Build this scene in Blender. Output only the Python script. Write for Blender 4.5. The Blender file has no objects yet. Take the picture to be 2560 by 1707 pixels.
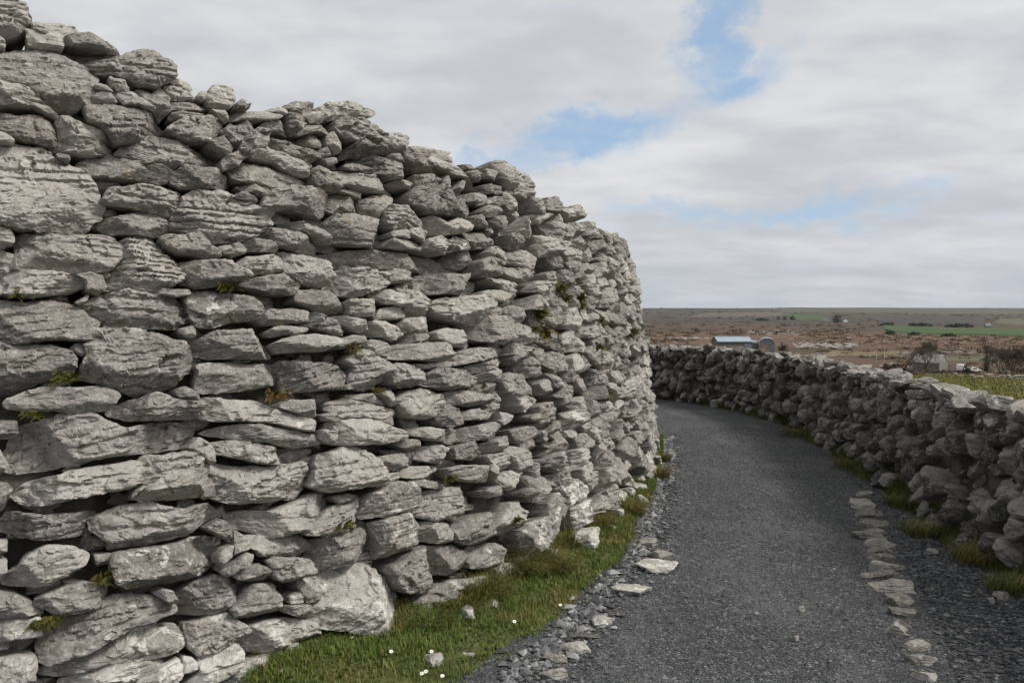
import bpy, math, random
import numpy as np

S = bpy.context.scene
COL = S.collection
PI = math.pi

# ------------------------------------------------------------------ camera, sky, sun, exposure
CAMZ, F, PW, PH, HY = 1.6, 2076.0, 2560.0, 1707.0, 795.0
PITCH = math.atan((HY - PH / 2) / F)                     # negative: looking slightly down
cam_d = bpy.data.cameras.new('camera')
cam_d.sensor_width = 36.0
cam_d.lens = F / PW * 36.0
cam_d.clip_start = 0.05
cam_d.clip_end = 20000
cam = bpy.data.objects.new('camera', cam_d)
COL.objects.link(cam)
cam.location = (0, 0, CAMZ)
cam.rotation_euler = (PI / 2 + PITCH, 0, 0)
S.camera = cam
S.view_settings.view_transform = 'Standard'
S.view_settings.look = 'None'
S.view_settings.exposure = 0.0
S.view_settings.gamma = 1.0

SUN_EL, SUN_AZ = math.radians(47), math.radians(104)      # azimuth clockwise from +Y (view direction)
SUN_DIR = (math.sin(SUN_AZ) * math.cos(SUN_EL), math.cos(SUN_AZ) * math.cos(SUN_EL), math.sin(SUN_EL))
sun_d = bpy.data.lights.new('sun', 'SUN')
sun_d.energy = 2.9
sun_d.angle = math.radians(14)
sun_d.color = (1.0, 0.965, 0.91)
sun = bpy.data.objects.new('sun', sun_d)
COL.objects.link(sun)
sun.rotation_euler = (PI / 2 - SUN_EL, 0, PI - SUN_AZ)


class NT:
    """small helper for node trees"""
    def __init__(s, tree):
        s.t = tree
        s.n = tree.nodes
        s.n.clear()

    def link(s, a, b):
        s.t.links.new(a, b)

    def put(s, sock, v):
        if v is None:
            return
        if hasattr(v, 'is_linked') or isinstance(v, bpy.types.NodeSocket):
            s.link(v, sock)
        else:
            sock.default_value = v

    def m(s, op, a, b=None, c=None, clamp=False):
        n = s.n.new('ShaderNodeMath')
        n.operation = op
        n.use_clamp = clamp
        s.put(n.inputs[0], a)
        s.put(n.inputs[1], b)
        s.put(n.inputs[2], c)
        return n.outputs[0]

    def vm(s, op, a, b=None):
        n = s.n.new('ShaderNodeVectorMath')
        n.operation = op
        s.put(n.inputs[0], a)
        s.put(n.inputs[1], b)
        return n.outputs[0]

    def mix(s, f, a, b, mode='MIX'):
        n = s.n.new('ShaderNodeMix')
        n.data_type = 'RGBA'
        n.blend_type = mode
        s.put(n.inputs[0], f)
        s.put(n.inputs[6], a if not isinstance(a, tuple) else (*a[:3], 1))
        s.put(n.inputs[7], b if not isinstance(b, tuple) else (*b[:3], 1))
        return n.outputs[2]

    def noise(s, vec, scale, detail=4, rough=0.55, dist=0.0, out=0):
        n = s.n.new('ShaderNodeTexNoise')
        s.put(n.inputs['Vector'], vec)
        n.inputs['Scale'].default_value = scale
        n.inputs['Detail'].default_value = detail
        n.inputs['Roughness'].default_value = rough
        n.inputs['Distortion'].default_value = dist
        return n.outputs[out]

    def voro(s, vec, scale, feat='F1', out=0):
        n = s.n.new('ShaderNodeTexVoronoi')
        n.feature = feat
        s.put(n.inputs['Vector'], vec)
        n.inputs['Scale'].default_value = scale
        return n.outputs[out]

    def step(s, v, lo, hi, a=0.0, b=1.0):
        n = s.n.new('ShaderNodeMapRange')
        n.interpolation_type = 'SMOOTHSTEP'
        s.put(n.inputs[0], v)
        n.inputs[1].default_value = lo
        n.inputs[2].default_value = hi
        n.inputs[3].default_value = a
        n.inputs[4].default_value = b
        return n.outputs[0]

    def attr(s, name, out=2):
        n = s.n.new('ShaderNodeAttribute')
        n.attribute_name = name
        return n.outputs[out]

    def obj(s):
        return s.n.new('ShaderNodeTexCoord').outputs['Object']

    def scale(s, v, k):
        return s.vm('MULTIPLY', v, k)

    def sep(s, v):
        n = s.n.new('ShaderNodeSeparateXYZ')
        s.put(n.inputs[0], v)
        return n.outputs

    def comb(s, x, y, z):
        n = s.n.new('ShaderNodeCombineXYZ')
        for i, q in enumerate((x, y, z)):
            s.put(n.inputs[i], q)
        return n.outputs[0]

    def bump(s, h, strength=0.5, dist=0.01, nrm=None):
        n = s.n.new('ShaderNodeBump')
        n.inputs['Strength'].default_value = strength
        n.inputs['Distance'].default_value = dist
        s.put(n.inputs['Height'], h)
        if nrm is not None:
            s.put(n.inputs['Normal'], nrm)
        return n.outputs[0]


# world: Nishita sky behind a broken layer of cloud
W = bpy.data.worlds.new('World')
S.world = W
W.use_nodes = True
w = NT(W.node_tree)
sky = w.n.new('ShaderNodeTexSky')
sky.sky_type = 'NISHITA'
sky.sun_disc = False
sky.sun_elevation = SUN_EL
sky.sun_rotation = SUN_AZ
sky.altitude = 120
sky.air_density = 1.0
sky.dust_density = 0.6
d = w.n.new('ShaderNodeTexCoord').outputs['Generated']
dx, dy, dz = w.sep(d)
el = w.m('ARCSINE', dz)
az = w.m('ARCTAN2', dx, dy)
zc = w.m('ADD', w.m('MAXIMUM', dz, 0.0), 0.17)
plane = w.comb(w.m('DIVIDE', dx, zc), w.m('DIVIDE', dy, zc), 0.0)
n1 = w.noise(w.scale(plane, (0.5, 0.8, 1)), 1.0, 7, 0.55, 0.3)
n2 = w.noise(w.vm('ADD', w.scale(plane, (1.0, 1.5, 1)), (7.3, 2.1, 0)), 1.0, 5, 0.52, 0.1)
n4 = w.noise(w.vm('ADD', w.scale(plane, (2.6, 3.4, 1)), (1.3, 5.1, 0)), 1.0, 7, 0.55, 0.2)
n3 = w.noise(w.scale(d, (4, 4, 14)), 1.0, 5, 0.6, 0.3)
warp_a = w.m('MULTIPLY', w.m('SUBTRACT', w.noise(w.scale(d, (6, 6, 9)), 1.0, 6, 0.65), 0.5), 0.24)
warp_e = w.m('MULTIPLY', w.m('SUBTRACT', w.noise(w.vm('ADD', w.scale(d, (7, 7, 10)), (3, 9, 4)), 1.0, 6, 0.65), 0.5), 0.16)
azw = w.m('ADD', az, warp_a)
elw = w.m('ADD', el, warp_e)


def gap(a0, e0, sa, se, rot, k):
    c, s_ = math.cos(rot), math.sin(rot)
    A = w.m('SUBTRACT', azw, a0)
    E = w.m('SUBTRACT', elw, e0)
    p = w.m('DIVIDE', w.m('ADD', w.m('MULTIPLY', A, c), w.m('MULTIPLY', E, s_)), sa)
    q = w.m('DIVIDE', w.m('SUBTRACT', w.m('MULTIPLY', E, c), w.m('MULTIPLY', A, s_)), se)
    r2 = w.m('ADD', w.m('MULTIPLY', p, p), w.m('MULTIPLY', q, q))
    return w.m('MULTIPLY', w.m('EXPONENT', w.m('MULTIPLY', r2, -1.0)), k)


gaps = None
for g in ((0.250, 0.345, 0.036, 0.085, -0.25, 0.92), (0.245, 0.27, 0.09, 0.030, 0.35, 0.8), (0.085, 0.222, 0.15, 0.034, 0.22, 0.98),
          (-0.01, 0.185, 0.10, 0.022, 0.2, 0.8), (0.30, 0.112, 0.20, 0.018, 0.0, 0.72), (0.49, 0.37, 0.12, 0.035, -0.1, 0.5),
          (-0.33, 0.33, 0.10, 0.03, 0.0, 0.12), (1.9, 0.5, 0.5, 0.2, 0.3, 0.7), (-2.2, 0.6, 0.5, 0.2, 0.2, 0.7)):
    o = gap(*g)
    gaps = o if gaps is None else w.m('MAXIMUM', gaps, o)
thin = w.step(n1, 0.52, 0.70, 0.0, 0.35)
blue_f = w.m('MAXIMUM', w.step(w.m('ADD', gaps, w.m('MULTIPLY', w.m('SUBTRACT', n4, 0.5), 1.3)), 0.10, 1.05), w.m('MULTIPLY', thin, w.step(el, 0.05, 0.3)))
blue = w.mix(0.55, w.mix(1.0, sky.outputs[0], (0.1, 0.1, 0.1), 'MULTIPLY'), (0.44, 0.64, 0.90))
bright = w.step(w.m('ADD', w.m('MULTIPLY', n2, 0.55), w.m('MULTIPLY', n4, 0.45)), 0.36, 0.64)
bright2 = w.step(n1, 0.35, 0.65)
cl = w.mix(bright, (0.56, 0.575, 0.61), (0.79, 0.79, 0.795))
cl = w.mix(w.m('MULTIPLY', bright2, 0.22), cl, (0.57, 0.575, 0.60))
low = w.step(el, 0.0, 0.16, 1.0, 0.0)
cl = w.mix(w.m('MULTIPLY', low, w.step(n3, 0.3, 0.7, 0.9, 0.3)), cl, (0.45, 0.51, 0.57))
glow = w.vm('DOT_PRODUCT', d, SUN_DIR)
gn = w.n.new('ShaderNodeVectorMath')
gn.operation = 'DOT_PRODUCT'
w.link(d, gn.inputs[0])
gn.inputs[1].default_value = SUN_DIR
glowf = w.step(gn.outputs['Value'], 0.45, 1.0)
cl = w.mix(glowf, cl, (1.5, 1.45, 1.35))
final = w.mix(blue_f, cl, blue)
bg = w.n.new('ShaderNodeBackground')
w.link(final, bg.inputs[0])
bg.inputs[1].default_value = 1.0
wo = w.n.new('ShaderNodeOutputWorld')
w.link(bg.outputs[0], wo.inputs[0])


# ------------------------------------------------------------------ numeric helpers
def mat(name, rough=0.9, spec=0.25):
    m_ = bpy.data.materials.new(name)
    m_.use_nodes = True
    t = NT(m_.node_tree)
    b = t.n.new('ShaderNodeBsdfPrincipled')
    b.inputs['Roughness'].default_value = rough
    b.inputs['Specular IOR Level'].default_value = spec
    o = t.n.new('ShaderNodeOutputMaterial')
    t.link(b.outputs[0], o.inputs[0])
    return m_, t, b


def plain(name, c, rough=0.8, var=0.25, sc=3.0, bumpd=0.0):
    m_, t, b = mat(name, rough)
    o = t.obj()
    n = t.noise(o, sc, 6, 0.65)
    lo = tuple(x * (1 - var) for x in c)
    hi = tuple(min(1, x * (1 + var)) for x in c)
    t.link(t.mix(t.step(n, 0.3, 0.7), lo, hi), b.inputs['Base Color'])
    if bumpd:
        t.link(t.bump(n, 0.6, bumpd), b.inputs['Normal'])
    return m_


def mesh(name, V, Fs, m_=None, parent=None, attrs=None, smooth=True):
    me = bpy.data.meshes.new(name)
    V = np.ascontiguousarray(V, dtype=np.float32)
    me.vertices.add(len(V))
    me.vertices.foreach_set('co', V.ravel())
    if not isinstance(Fs, list):
        Fs = [Fs]
    Fs = [np.asarray(f, dtype=np.int32) for f in Fs if len(f)]
    nl = sum(f.size for f in Fs)
    npoly = sum(len(f) for f in Fs)
    me.loops.add(nl)
    me.polygons.add(npoly)
    me.loops.foreach_set('vertex_index', np.concatenate([f.ravel() for f in Fs]))
    tot = np.concatenate([np.full(len(f), f.shape[1], np.int32) for f in Fs])
    st = np.concatenate([[0], np.cumsum(tot)[:-1]]).astype(np.int32)
    me.polygons.foreach_set('loop_start', st)
    me.polygons.foreach_set('use_smooth', np.full(npoly, smooth, dtype=bool))
    for k, a in (attrs or {}).items():
        at = me.attributes.new(k, 'FLOAT', 'POINT')
        at.data.foreach_set('value', np.ascontiguousarray(a, dtype=np.float32))
    me.update(calc_edges=True)
    me.validate()
    if m_:
        me.materials.append(m_)
    ob = bpy.data.objects.new(name, me)
    COL.objects.link(ob)
    if parent:
        ob.parent = parent
    return ob


def tag(o, label=None, cat=None, group=None, kind=None):
    if label:
        o['label'] = label
    if cat:
        o['category'] = cat
    if group:
        o['group'] = group
    if kind:
        o['kind'] = kind
    return o


def empty(name, loc=(0, 0, 0)):
    o = bpy.data.objects.new(name, None)
    o.empty_display_size = 0.1
    COL.objects.link(o)
    o.location = loc
    return o


class Acc:
    """collects pieces that become ONE mesh"""
    def __init__(s):
        s.V, s.Q, s.T, s.A, s.n = [], [], [], {}, 0

    def add(s, V, Q=None, T=None, **attrs):
        V = np.asarray(V, dtype=np.float32)
        if Q is not None and len(Q):
            s.Q.append(np.asarray(Q) + s.n)
        if T is not None and len(T):
            s.T.append(np.asarray(T) + s.n)
        s.V.append(V)
        for k, a in attrs.items():
            s.A.setdefault(k, []).append(np.broadcast_to(np.asarray(a, dtype=np.float32), (len(V),)))
        s.n += len(V)

    def build(s, name, m_, parent=None, smooth=True):
        fs = []
        if s.Q:
            fs.append(np.concatenate(s.Q))
        if s.T:
            fs.append(np.concatenate(s.T))
        return mesh(name, np.concatenate(s.V), fs, m_, parent, {k: np.concatenate(a) for k, a in s.A.items()}, smooth)


_prm = np.random.RandomState(5)
_P = _prm.permutation(512).astype(np.int64)
_P = np.concatenate([_P, _P, _P])
_G = _prm.uniform(-1, 1, 512)


def vnoise(p):
    """value noise in [-1,1], p (N,3)"""
    i = np.floor(p).astype(np.int64)
    f = p - i
    f = f * f * f * (f * (f * 6 - 15) + 10)
    i &= 511
    X, Y, Z = i[:, 0], i[:, 1], i[:, 2]
    out = 0
    for a in (0, 1):
        wa = f[:, 0] if a else 1 - f[:, 0]
        pa = _P[(X + a) & 511]
        for b in (0, 1):
            wb = f[:, 1] if b else 1 - f[:, 1]
            pb = _P[pa + ((Y + b) & 511)]
            for c in (0, 1):
                wc = f[:, 2] if c else 1 - f[:, 2]
                out = out + wa * wb * wc * _G[_P[pb + ((Z + c) & 511)] & 511]
    return out


def fbm(p, octv=4, gain=0.5, lac=2.03):
    a, s_, o = 1.0, 0.0, 0
    for _ in range(octv):
        o = o + a * vnoise(p)
        s_ += a
        a *= gain
        p = p * lac + 17.3
    return o / s_


def sstep(x, a, b):
    t = np.clip((x - a) / (b - a), 0, 1)
    return t * t * (3 - 2 * t)


CP, SP = math.cos(PITCH), math.sin(PITCH)


def project(p):
    p = np.asarray(p, dtype=float)
    x, y, z = p[..., 0], p[..., 1], p[..., 2] - CAMZ
    fw = y * CP + z * SP
    up = -y * SP + z * CP
    return np.stack([PW / 2 + F * x / fw, PH / 2 - F * up / fw], -1)


def ray(px, py):
    a, b = (px - PW / 2) / F, -(py - PH / 2) / F
    v = np.array([a, CP - b * SP, SP + b * CP])
    return v / v[1]                                       # per metre forward


PROF_D = [-1e5, 0, 17.5, 25, 34, 46, 55, 80, 140, 190, 286, 400, 560, 800, 1100, 1500, 2000, 2700, 3400, 3900, 4600, 1e5]
PROF_Z = [0, 0, 0, -.28, -.75, -1.47, -2.7, -4.9, -7.4, -8.5, -9.8, -10.9, -10.5, -9.96, -7.4, -2, 8.3, 23.7, 42.5, 46, 30, 0]


def prof(y):
    return np.interp(y, PROF_D, PROF_Z)


def terr(x, y):
    x = np.asarray(x, dtype=float)
    y = np.asarray(y, dtype=float)
    z = prof(y)
    z = z - 5.5 * sstep(x / np.maximum(np.abs(y), 1.0), .30, .46) * np.exp(-((y - 260) / 110.0) ** 2)
    amp = np.interp(y, [25, 60, 300, 1500, 3400, 4000], [0, .1, .5, 2.0, 3.0, 3.0])
    sc = np.interp(y, [0, 300, 1500, 3400], [1 / 20, 1 / 60, 1 / 260, 1 / 420])
    q = np.stack([np.ravel(x * sc), np.ravel(y * sc), np.zeros(x.size)], -1)
    return z + (amp * fbm(q, 3).reshape(x.shape))


def ground_at(px, py, zoff=0.0):
    r = ray(px, py)
    ds = np.geomspace(2.0, 4500, 6000)
    zz = CAMZ + r[2] * ds
    g = terr(r[0] * ds, ds) + zoff
    k = np.argmax(zz <= g) if np.any(zz <= g) else len(ds) - 1
    return np.array([r[0] * ds[k], ds[k], float(g[k]) - zoff])


def on_flat(px, py, z=0.0):
    r = ray(px, py)
    t = (z - CAMZ) / r[2]
    return np.array([r[0] * t, t, z])


def catmull(P, n=40):
    P = np.asarray(P, float)
    P = np.vstack([2 * P[0] - P[1], P, 2 * P[-1] - P[-2]])
    t = np.linspace(0, 1, n, endpoint=False)[:, None]
    out = []
    for i in range(1, len(P) - 2):
        a, b, c, d_ = P[i - 1:i + 3]
        out.append(.5 * (2 * b + (c - a) * t + (2 * a - 5 * b + 4 * c - d_) * t ** 2 + (-a + 3 * b - 3 * c + d_) * t ** 3))
    out.append(P[-2][None])
    return np.vstack(out)


class Curve:
    """ground-plan line by arc length, with side normal"""
    def __init__(s, P, side, step=0.02, sm=0.45):
        c = catmull(P)
        L = np.concatenate([[0], np.cumsum(np.linalg.norm(np.diff(c, axis=0), axis=1))])
        u = np.arange(0, L[-1], step)
        c = np.stack([np.interp(u, L, c[:, k]) for k in (0, 1)], -1)
        k = int(sm / step)
        ker = np.exp(-.5 * (np.arange(-3 * k, 3 * k + 1) / k) ** 2)
        ker /= ker.sum()
        pad = np.vstack([c[0] + (np.arange(-3 * k, 0)[:, None]) * (c[1] - c[0]), c, c[-1] + (np.arange(1, 3 * k + 1)[:, None]) * (c[-1] - c[-2])])
        c = np.stack([np.convolve(pad[:, i], ker, 'valid') for i in (0, 1)], -1)
        s.c, s.u, s.len = c, u, u[-1]
        t = np.gradient(c, axis=0)
        t /= np.linalg.norm(t, axis=1)[:, None]
        s.t = t
        s.n = np.stack([t[:, 1], -t[:, 0]], -1) * side

    def at(s, u):
        u = np.asarray(u, float)
        f = lambda a: np.stack([np.interp(u, s.u, a[:, k]) for k in (0, 1)], -1)
        return f(s.c), f(s.t), f(s.n)

    def pos(s, u, v, off=0.0, batter=0.0):
        c, t, n = s.at(u)
        v = np.asarray(v, float)
        xy = c + n * (np.asarray(off) - batter * v)[..., None]
        return np.concatenate([xy, v[..., None]], -1)


FORT = Curve([(-7.2, 0.6), (-5.0, 1.45), (-3.6, 2.1), (-2.4, 2.8), (-1.6, 3.3), (-1.05, 3.74), (-.45, 4.33), (.1, 5.02), (.52, 5.8), (.88, 6.6),
              (1.18, 7.4), (1.53, 8.7), (1.80, 10.2), (1.92, 11.6), (1.78, 13.2), (1.2, 15.1), (.1, 17), (-1.5, 18.8)], 1)
FB = 0.135                                                # batter of the fort face
OUT = Curve([(2.75, -1.5), (2.85, 1.2), (2.98, 3.6), (3.04, 5.2), (3.14, 6.07), (3.31, 6.98), (3.51, 7.98), (3.71, 9.2), (3.86, 10.3),
             (3.95, 11.5), (3.92, 12.9), (3.72, 14.2), (3.2, 15.6), (2.3, 17.0), (.8, 18.9), (-1, 20.5), (-3, 21.8)], -1)
OB = 0.07
OUT_H = 1.02

# inverse of the fort face: photo pixel -> (u, v)
_gu = np.arange(0.5, FORT.len, 0.03)
_gv = np.arange(-0.1, 3.3, 0.04)
_UU, _VV = np.meshgrid(_gu, _gv, indexing='ij')
_pos = FORT.pos(_UU.ravel(), _VV.ravel(), 0.0, FB)
_, _, _nn = FORT.at(_UU.ravel())
_face = (_nn[:, 0] * (0 - _pos[:, 0]) + _nn[:, 1] * (0 - _pos[:, 1])) > 0.02
_face &= _pos[:, 1] > 0.8
_UV = np.stack([_UU.ravel(), _VV.ravel()], -1)[_face]
_PX = project(_pos[_face])


def px_to_uv(pts):
    pts = np.asarray(pts, float)
    k = np.array([np.argmin(((_PX - p) ** 2).sum(1)) for p in pts])
    uv = _UV[k].copy()
    e = 1e-3
    for _ in range(4):
        f0 = project(FORT.pos(uv[:, 0], uv[:, 1], 0.0, FB))
        fu = (project(FORT.pos(uv[:, 0] + e, uv[:, 1], 0.0, FB)) - f0) / e
        fv = (project(FORT.pos(uv[:, 0], uv[:, 1] + e, 0.0, FB)) - f0) / e
        r = pts - f0
        det = fu[:, 0] * fv[:, 1] - fu[:, 1] * fv[:, 0]
        det = np.where(np.abs(det) < 1e-3, 1e-3, det)
        du = np.clip((r[:, 0] * fv[:, 1] - r[:, 1] * fv[:, 0]) / det, -.06, .06)
        dv = np.clip((fu[:, 0] * r[:, 1] - fu[:, 1] * r[:, 0]) / det, -.06, .06)
        uv += np.stack([du, dv], -1)
    return uv


# ------------------------------------------------------------------ stone shapes
TH = np.linspace(-PI, PI, 145)


def radial(poly):
    """outer radius of a polygon (round the origin) for every angle in TH"""
    P = np.asarray(poly, float)
    Q = np.roll(P, -1, axis=0)
    dirs = np.stack([np.cos(TH), np.sin(TH)], -1)
    e = Q - P
    den = dirs[:, None, 0] * e[None, :, 1] - dirs[:, None, 1] * e[None, :, 0]
    den = np.where(np.abs(den) < 1e-9, 1e-9, den)
    t = (P[None, :, 0] * e[None, :, 1] - P[None, :, 1] * e[None, :, 0]) / den
    s_ = (P[None, :, 0] * dirs[:, None, 1] - P[None, :, 1] * dirs[:, None, 0]) / den
    ok = (t > 0) & (s_ >= -1e-6) & (s_ <= 1 + 1e-6)
    return np.where(ok, t, 0).max(1)


def smooth_circ(R, k):
    if k <= 0:
        return R
    ker = np.exp(-.5 * (np.arange(-3 * k, 3 * k + 1) / k) ** 2)
    ker /= ker.sum()
    r = np.concatenate([R[-1 - 3 * k:-1], R, R[1:1 + 3 * k]])
    return np.convolve(r, ker, 'valid')


def facets(x, y, sx, sy, rng, tilt, off):
    """broken-rock relief: irregular planar chips of size sx by sy"""
    gx, gy = x / sx, y / sy
    ix, iy = np.floor(gx).astype(int), np.floor(gy).astype(int)
    n = 97
    jx, jy = rng.rand(n, n), rng.rand(n, n)
    tx, ty, of = rng.normal(0, tilt, (n, n)), rng.normal(0, tilt, (n, n)), rng.normal(0, off, (n, n))
    bd = np.full(x.shape, 1e9)
    out = np.zeros(x.shape)
    for a in (-1, 0, 1):
        for b in (-1, 0, 1):
            cx, cy = ix + a, iy + b
            px_, py_ = cx + jx[cx % n, cy % n], cy + jy[cx % n, cy % n]
            d_ = (gx - px_) ** 2 + (gy - py_) ** 2
            k = d_ < bd
            bd = np.where(k, d_, bd)
            val = of[cx % n, cy % n] + tx[cx % n, cy % n] * (gx - px_) * sx + ty[cx % n, cy % n] * (gy - py_) * sy
            out = np.where(k, val, out)
    return out


def angular(R, rng, k0=6, k1=9):
    """re-cut an outline to a few straight, uneven edges"""
    k = rng.randint(k0, k1)
    a = -PI + (np.arange(k) + rng.uniform(.15, .85, k)) * 2 * PI / k
    r = np.interp(a, TH, R)
    return np.maximum(radial(np.stack([r * np.cos(a), r * np.sin(a)], -1)), .4 * R)


def face_stone(R, w_, h_, cell, rng, style='slab', p0=0.0, back=0.2):
    """a stone set in a wall face: outline R(theta), real thickness, chiselled and bedded front. Local axes u, v, n."""
    n = int(np.clip(w_ / cell, 7, 104))
    m_ = int(np.clip(h_ / cell, 6, 70))
    a = np.linspace(-1, 1, n + 1)
    b = np.linspace(-1, 1, m_ + 1)
    A, B = np.meshgrid(a, b)
    rho = np.maximum(np.abs(A), np.abs(B))
    ang = np.arctan2(B * h_, A * w_)
    seed = rng.uniform(0, 400, 3)
    # ragged outline
    ring = np.stack([np.cos(TH) * R * 22, np.sin(TH) * R * 30, 0 * TH], -1) + seed
    Rr = R * (1 + (0.10 if style == 'slab' else 0.06) * fbm(ring, 4, .65))
    r = np.interp(ang, TH, Rr)
    u = (rho * r * np.cos(ang)).ravel()
    v = (rho * r * np.sin(ang)).ravel()
    rh = rho.ravel()
    hm = min(w_, h_)
    slab = style == 'slab'
    e = np.clip((.34 if slab else .42) * hm, .026, .07 if slab else .085)
    q = rng.uniform(8.0, 16.0) if slab else rng.uniform(5.0, 9.0)
    dpt = e * (1 - (.32 if slab else .55) * rh ** q)
    # the broken front: two or three tilted planes meeting in sharp edges
    tv, tu = (rng.normal(.22, .19), rng.normal(0, .18)) if slab else (rng.normal(.15, .3), rng.normal(0, .32))
    dpt = dpt - tv * v - tu * u
    if slab:
        cut = rng.uniform(-.46, -.16) * h_
        dpt = np.minimum(dpt, e * rng.uniform(.85, 1.05) - tv * cut + rng.uniform(.9, 2.6) * (v - cut))
    for _ in range(rng.randint(2, 5) if slab else rng.randint(3, 7)):
        ph = rng.choice([0, PI, PI / 2, -PI / 2]) + rng.normal(0, .5) if slab else rng.uniform(-PI, PI)
        rr = np.interp(math.atan2(math.sin(ph), math.cos(ph)), TH, R) * (rng.uniform(.35, .95) if slab else rng.uniform(.05, .8))
        sl = rng.uniform(.35, 1.9) if slab else rng.uniform(.45, 1.7)
        dpt = np.minimum(dpt, e * rng.uniform(.8, 1.08) - sl * (u * np.cos(ph) + v * np.sin(ph) - rr))
    dpt = np.maximum(dpt, -.09)
    base = -.8 * e
    # border ring and sides
    idx = np.arange((n + 1) * (m_ + 1)).reshape(m_ + 1, n + 1)
    Qf = np.stack([idx[:-1, :-1], idx[:-1, 1:], idx[1:, 1:], idx[1:, :-1]], -1).reshape(-1, 4)
    loop = np.concatenate([idx[0, :-1], idx[:-1, -1], idx[-1, :0:-1], idx[:0:-1, 0]])
    nb = len(loop)
    us, vs, ds = [u], [v], [dpt]
    rings = [loop]
    c0 = len(u)
    for f_, sc_ in ((0, 1.0), (.10, 1.0), (.3, .97), (1.0, .82)):
        us.append(u[loop] * sc_)
        vs.append(v[loop] * sc_)
        ds.append(dpt[loop] * (1 - f_) - back * f_)
        if f_ == 0:
            rings = []                                    # doubled border: the arris stays sharp
        rings.append(np.arange(c0, c0 + nb))
        c0 += nb
    U, V, D = np.concatenate(us), np.concatenate(vs), np.concatenate(ds)
    Qs = [Qf]
    for i in range(len(rings) - 1):
        A_, B_ = rings[i], rings[i + 1]
        Qs.append(np.stack([A_, B_, np.roll(B_, -1), np.roll(A_, -1)], -1))
    P = np.stack([U, V, D], -1) + seed
    # bedding planes
    ba = rng.normal(0, .10) if style == 'slab' else rng.normal(0, .8)
    t = -U * math.sin(ba) + V * math.cos(ba)
    fine = cell < .016
    lam = (rng.uniform(.15, .80) if style == 'slab' else rng.uniform(0.2, .8))
    lt = rng.uniform(.024, .06)
    L = (t + .006 * fbm(P * np.array([6, 14, 14]), 3)) / lt + 60
    fl = np.floor(L).astype(int)
    fr = L - fl
    tab = rng.uniform(-1, 1, 200)
    blend = sstep(fr, .78, 1.0)
    lay = tab[fl % 200] * (1 - blend) + tab[(fl + 1) % 200] * blend
    mask = sstep(vnoise(P * np.array([5, 9, 9]) + 31), -.25, .5)
    crack = np.exp(-((fr - .88) / .15) ** 2) * sstep(vnoise(P * np.array([4.0, 12, 12]) + 77), -.18, .18)
    rel = lam * (.015 * lay * mask - .030 * crack)
    rel = rel + .007 * fbm(P * np.array([9, 13, 11]), 3, .5)
    wx, wy = U + .012 * fbm(P * 16 + 3, 2), V + .010 * fbm(P * 16 + 43, 2)
    ca, sa = math.cos(ba), math.sin(ba)
    fx, fy = wx * ca + wy * sa + .4 * D + 9, -wx * sa + wy * ca + .3 * D + 9
    k_ = 1.0 if style == 'slab' else 1.25
    rel = rel + k_ * facets(fx, fy, .13, .055, rng, .12, .0045)
    rel = rel + k_ * facets(fx, fy, .050, .020, rng, .20, .0022)
    rid = 1 - np.abs(vnoise(P * np.array([16, 40, 26]) + 9))
    rel = rel + .0045 * (rid - .6)
    if fine:
        rel = rel + .0060 * fbm(P * np.array([50, 84, 70]), 3, .7)
    rel *= np.clip(hm / .13, .45, 1.0) * rng.uniform(.5, 1.05)
    D = D + rel
    j = .006 * fbm(P * 24 + 5, 3, .6)
    U = U + j
    V = V + .0045 * fbm(P * 24 + 55, 3, .6)
    return np.stack([U, V, D + base + p0], -1), np.concatenate(Qs)


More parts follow.
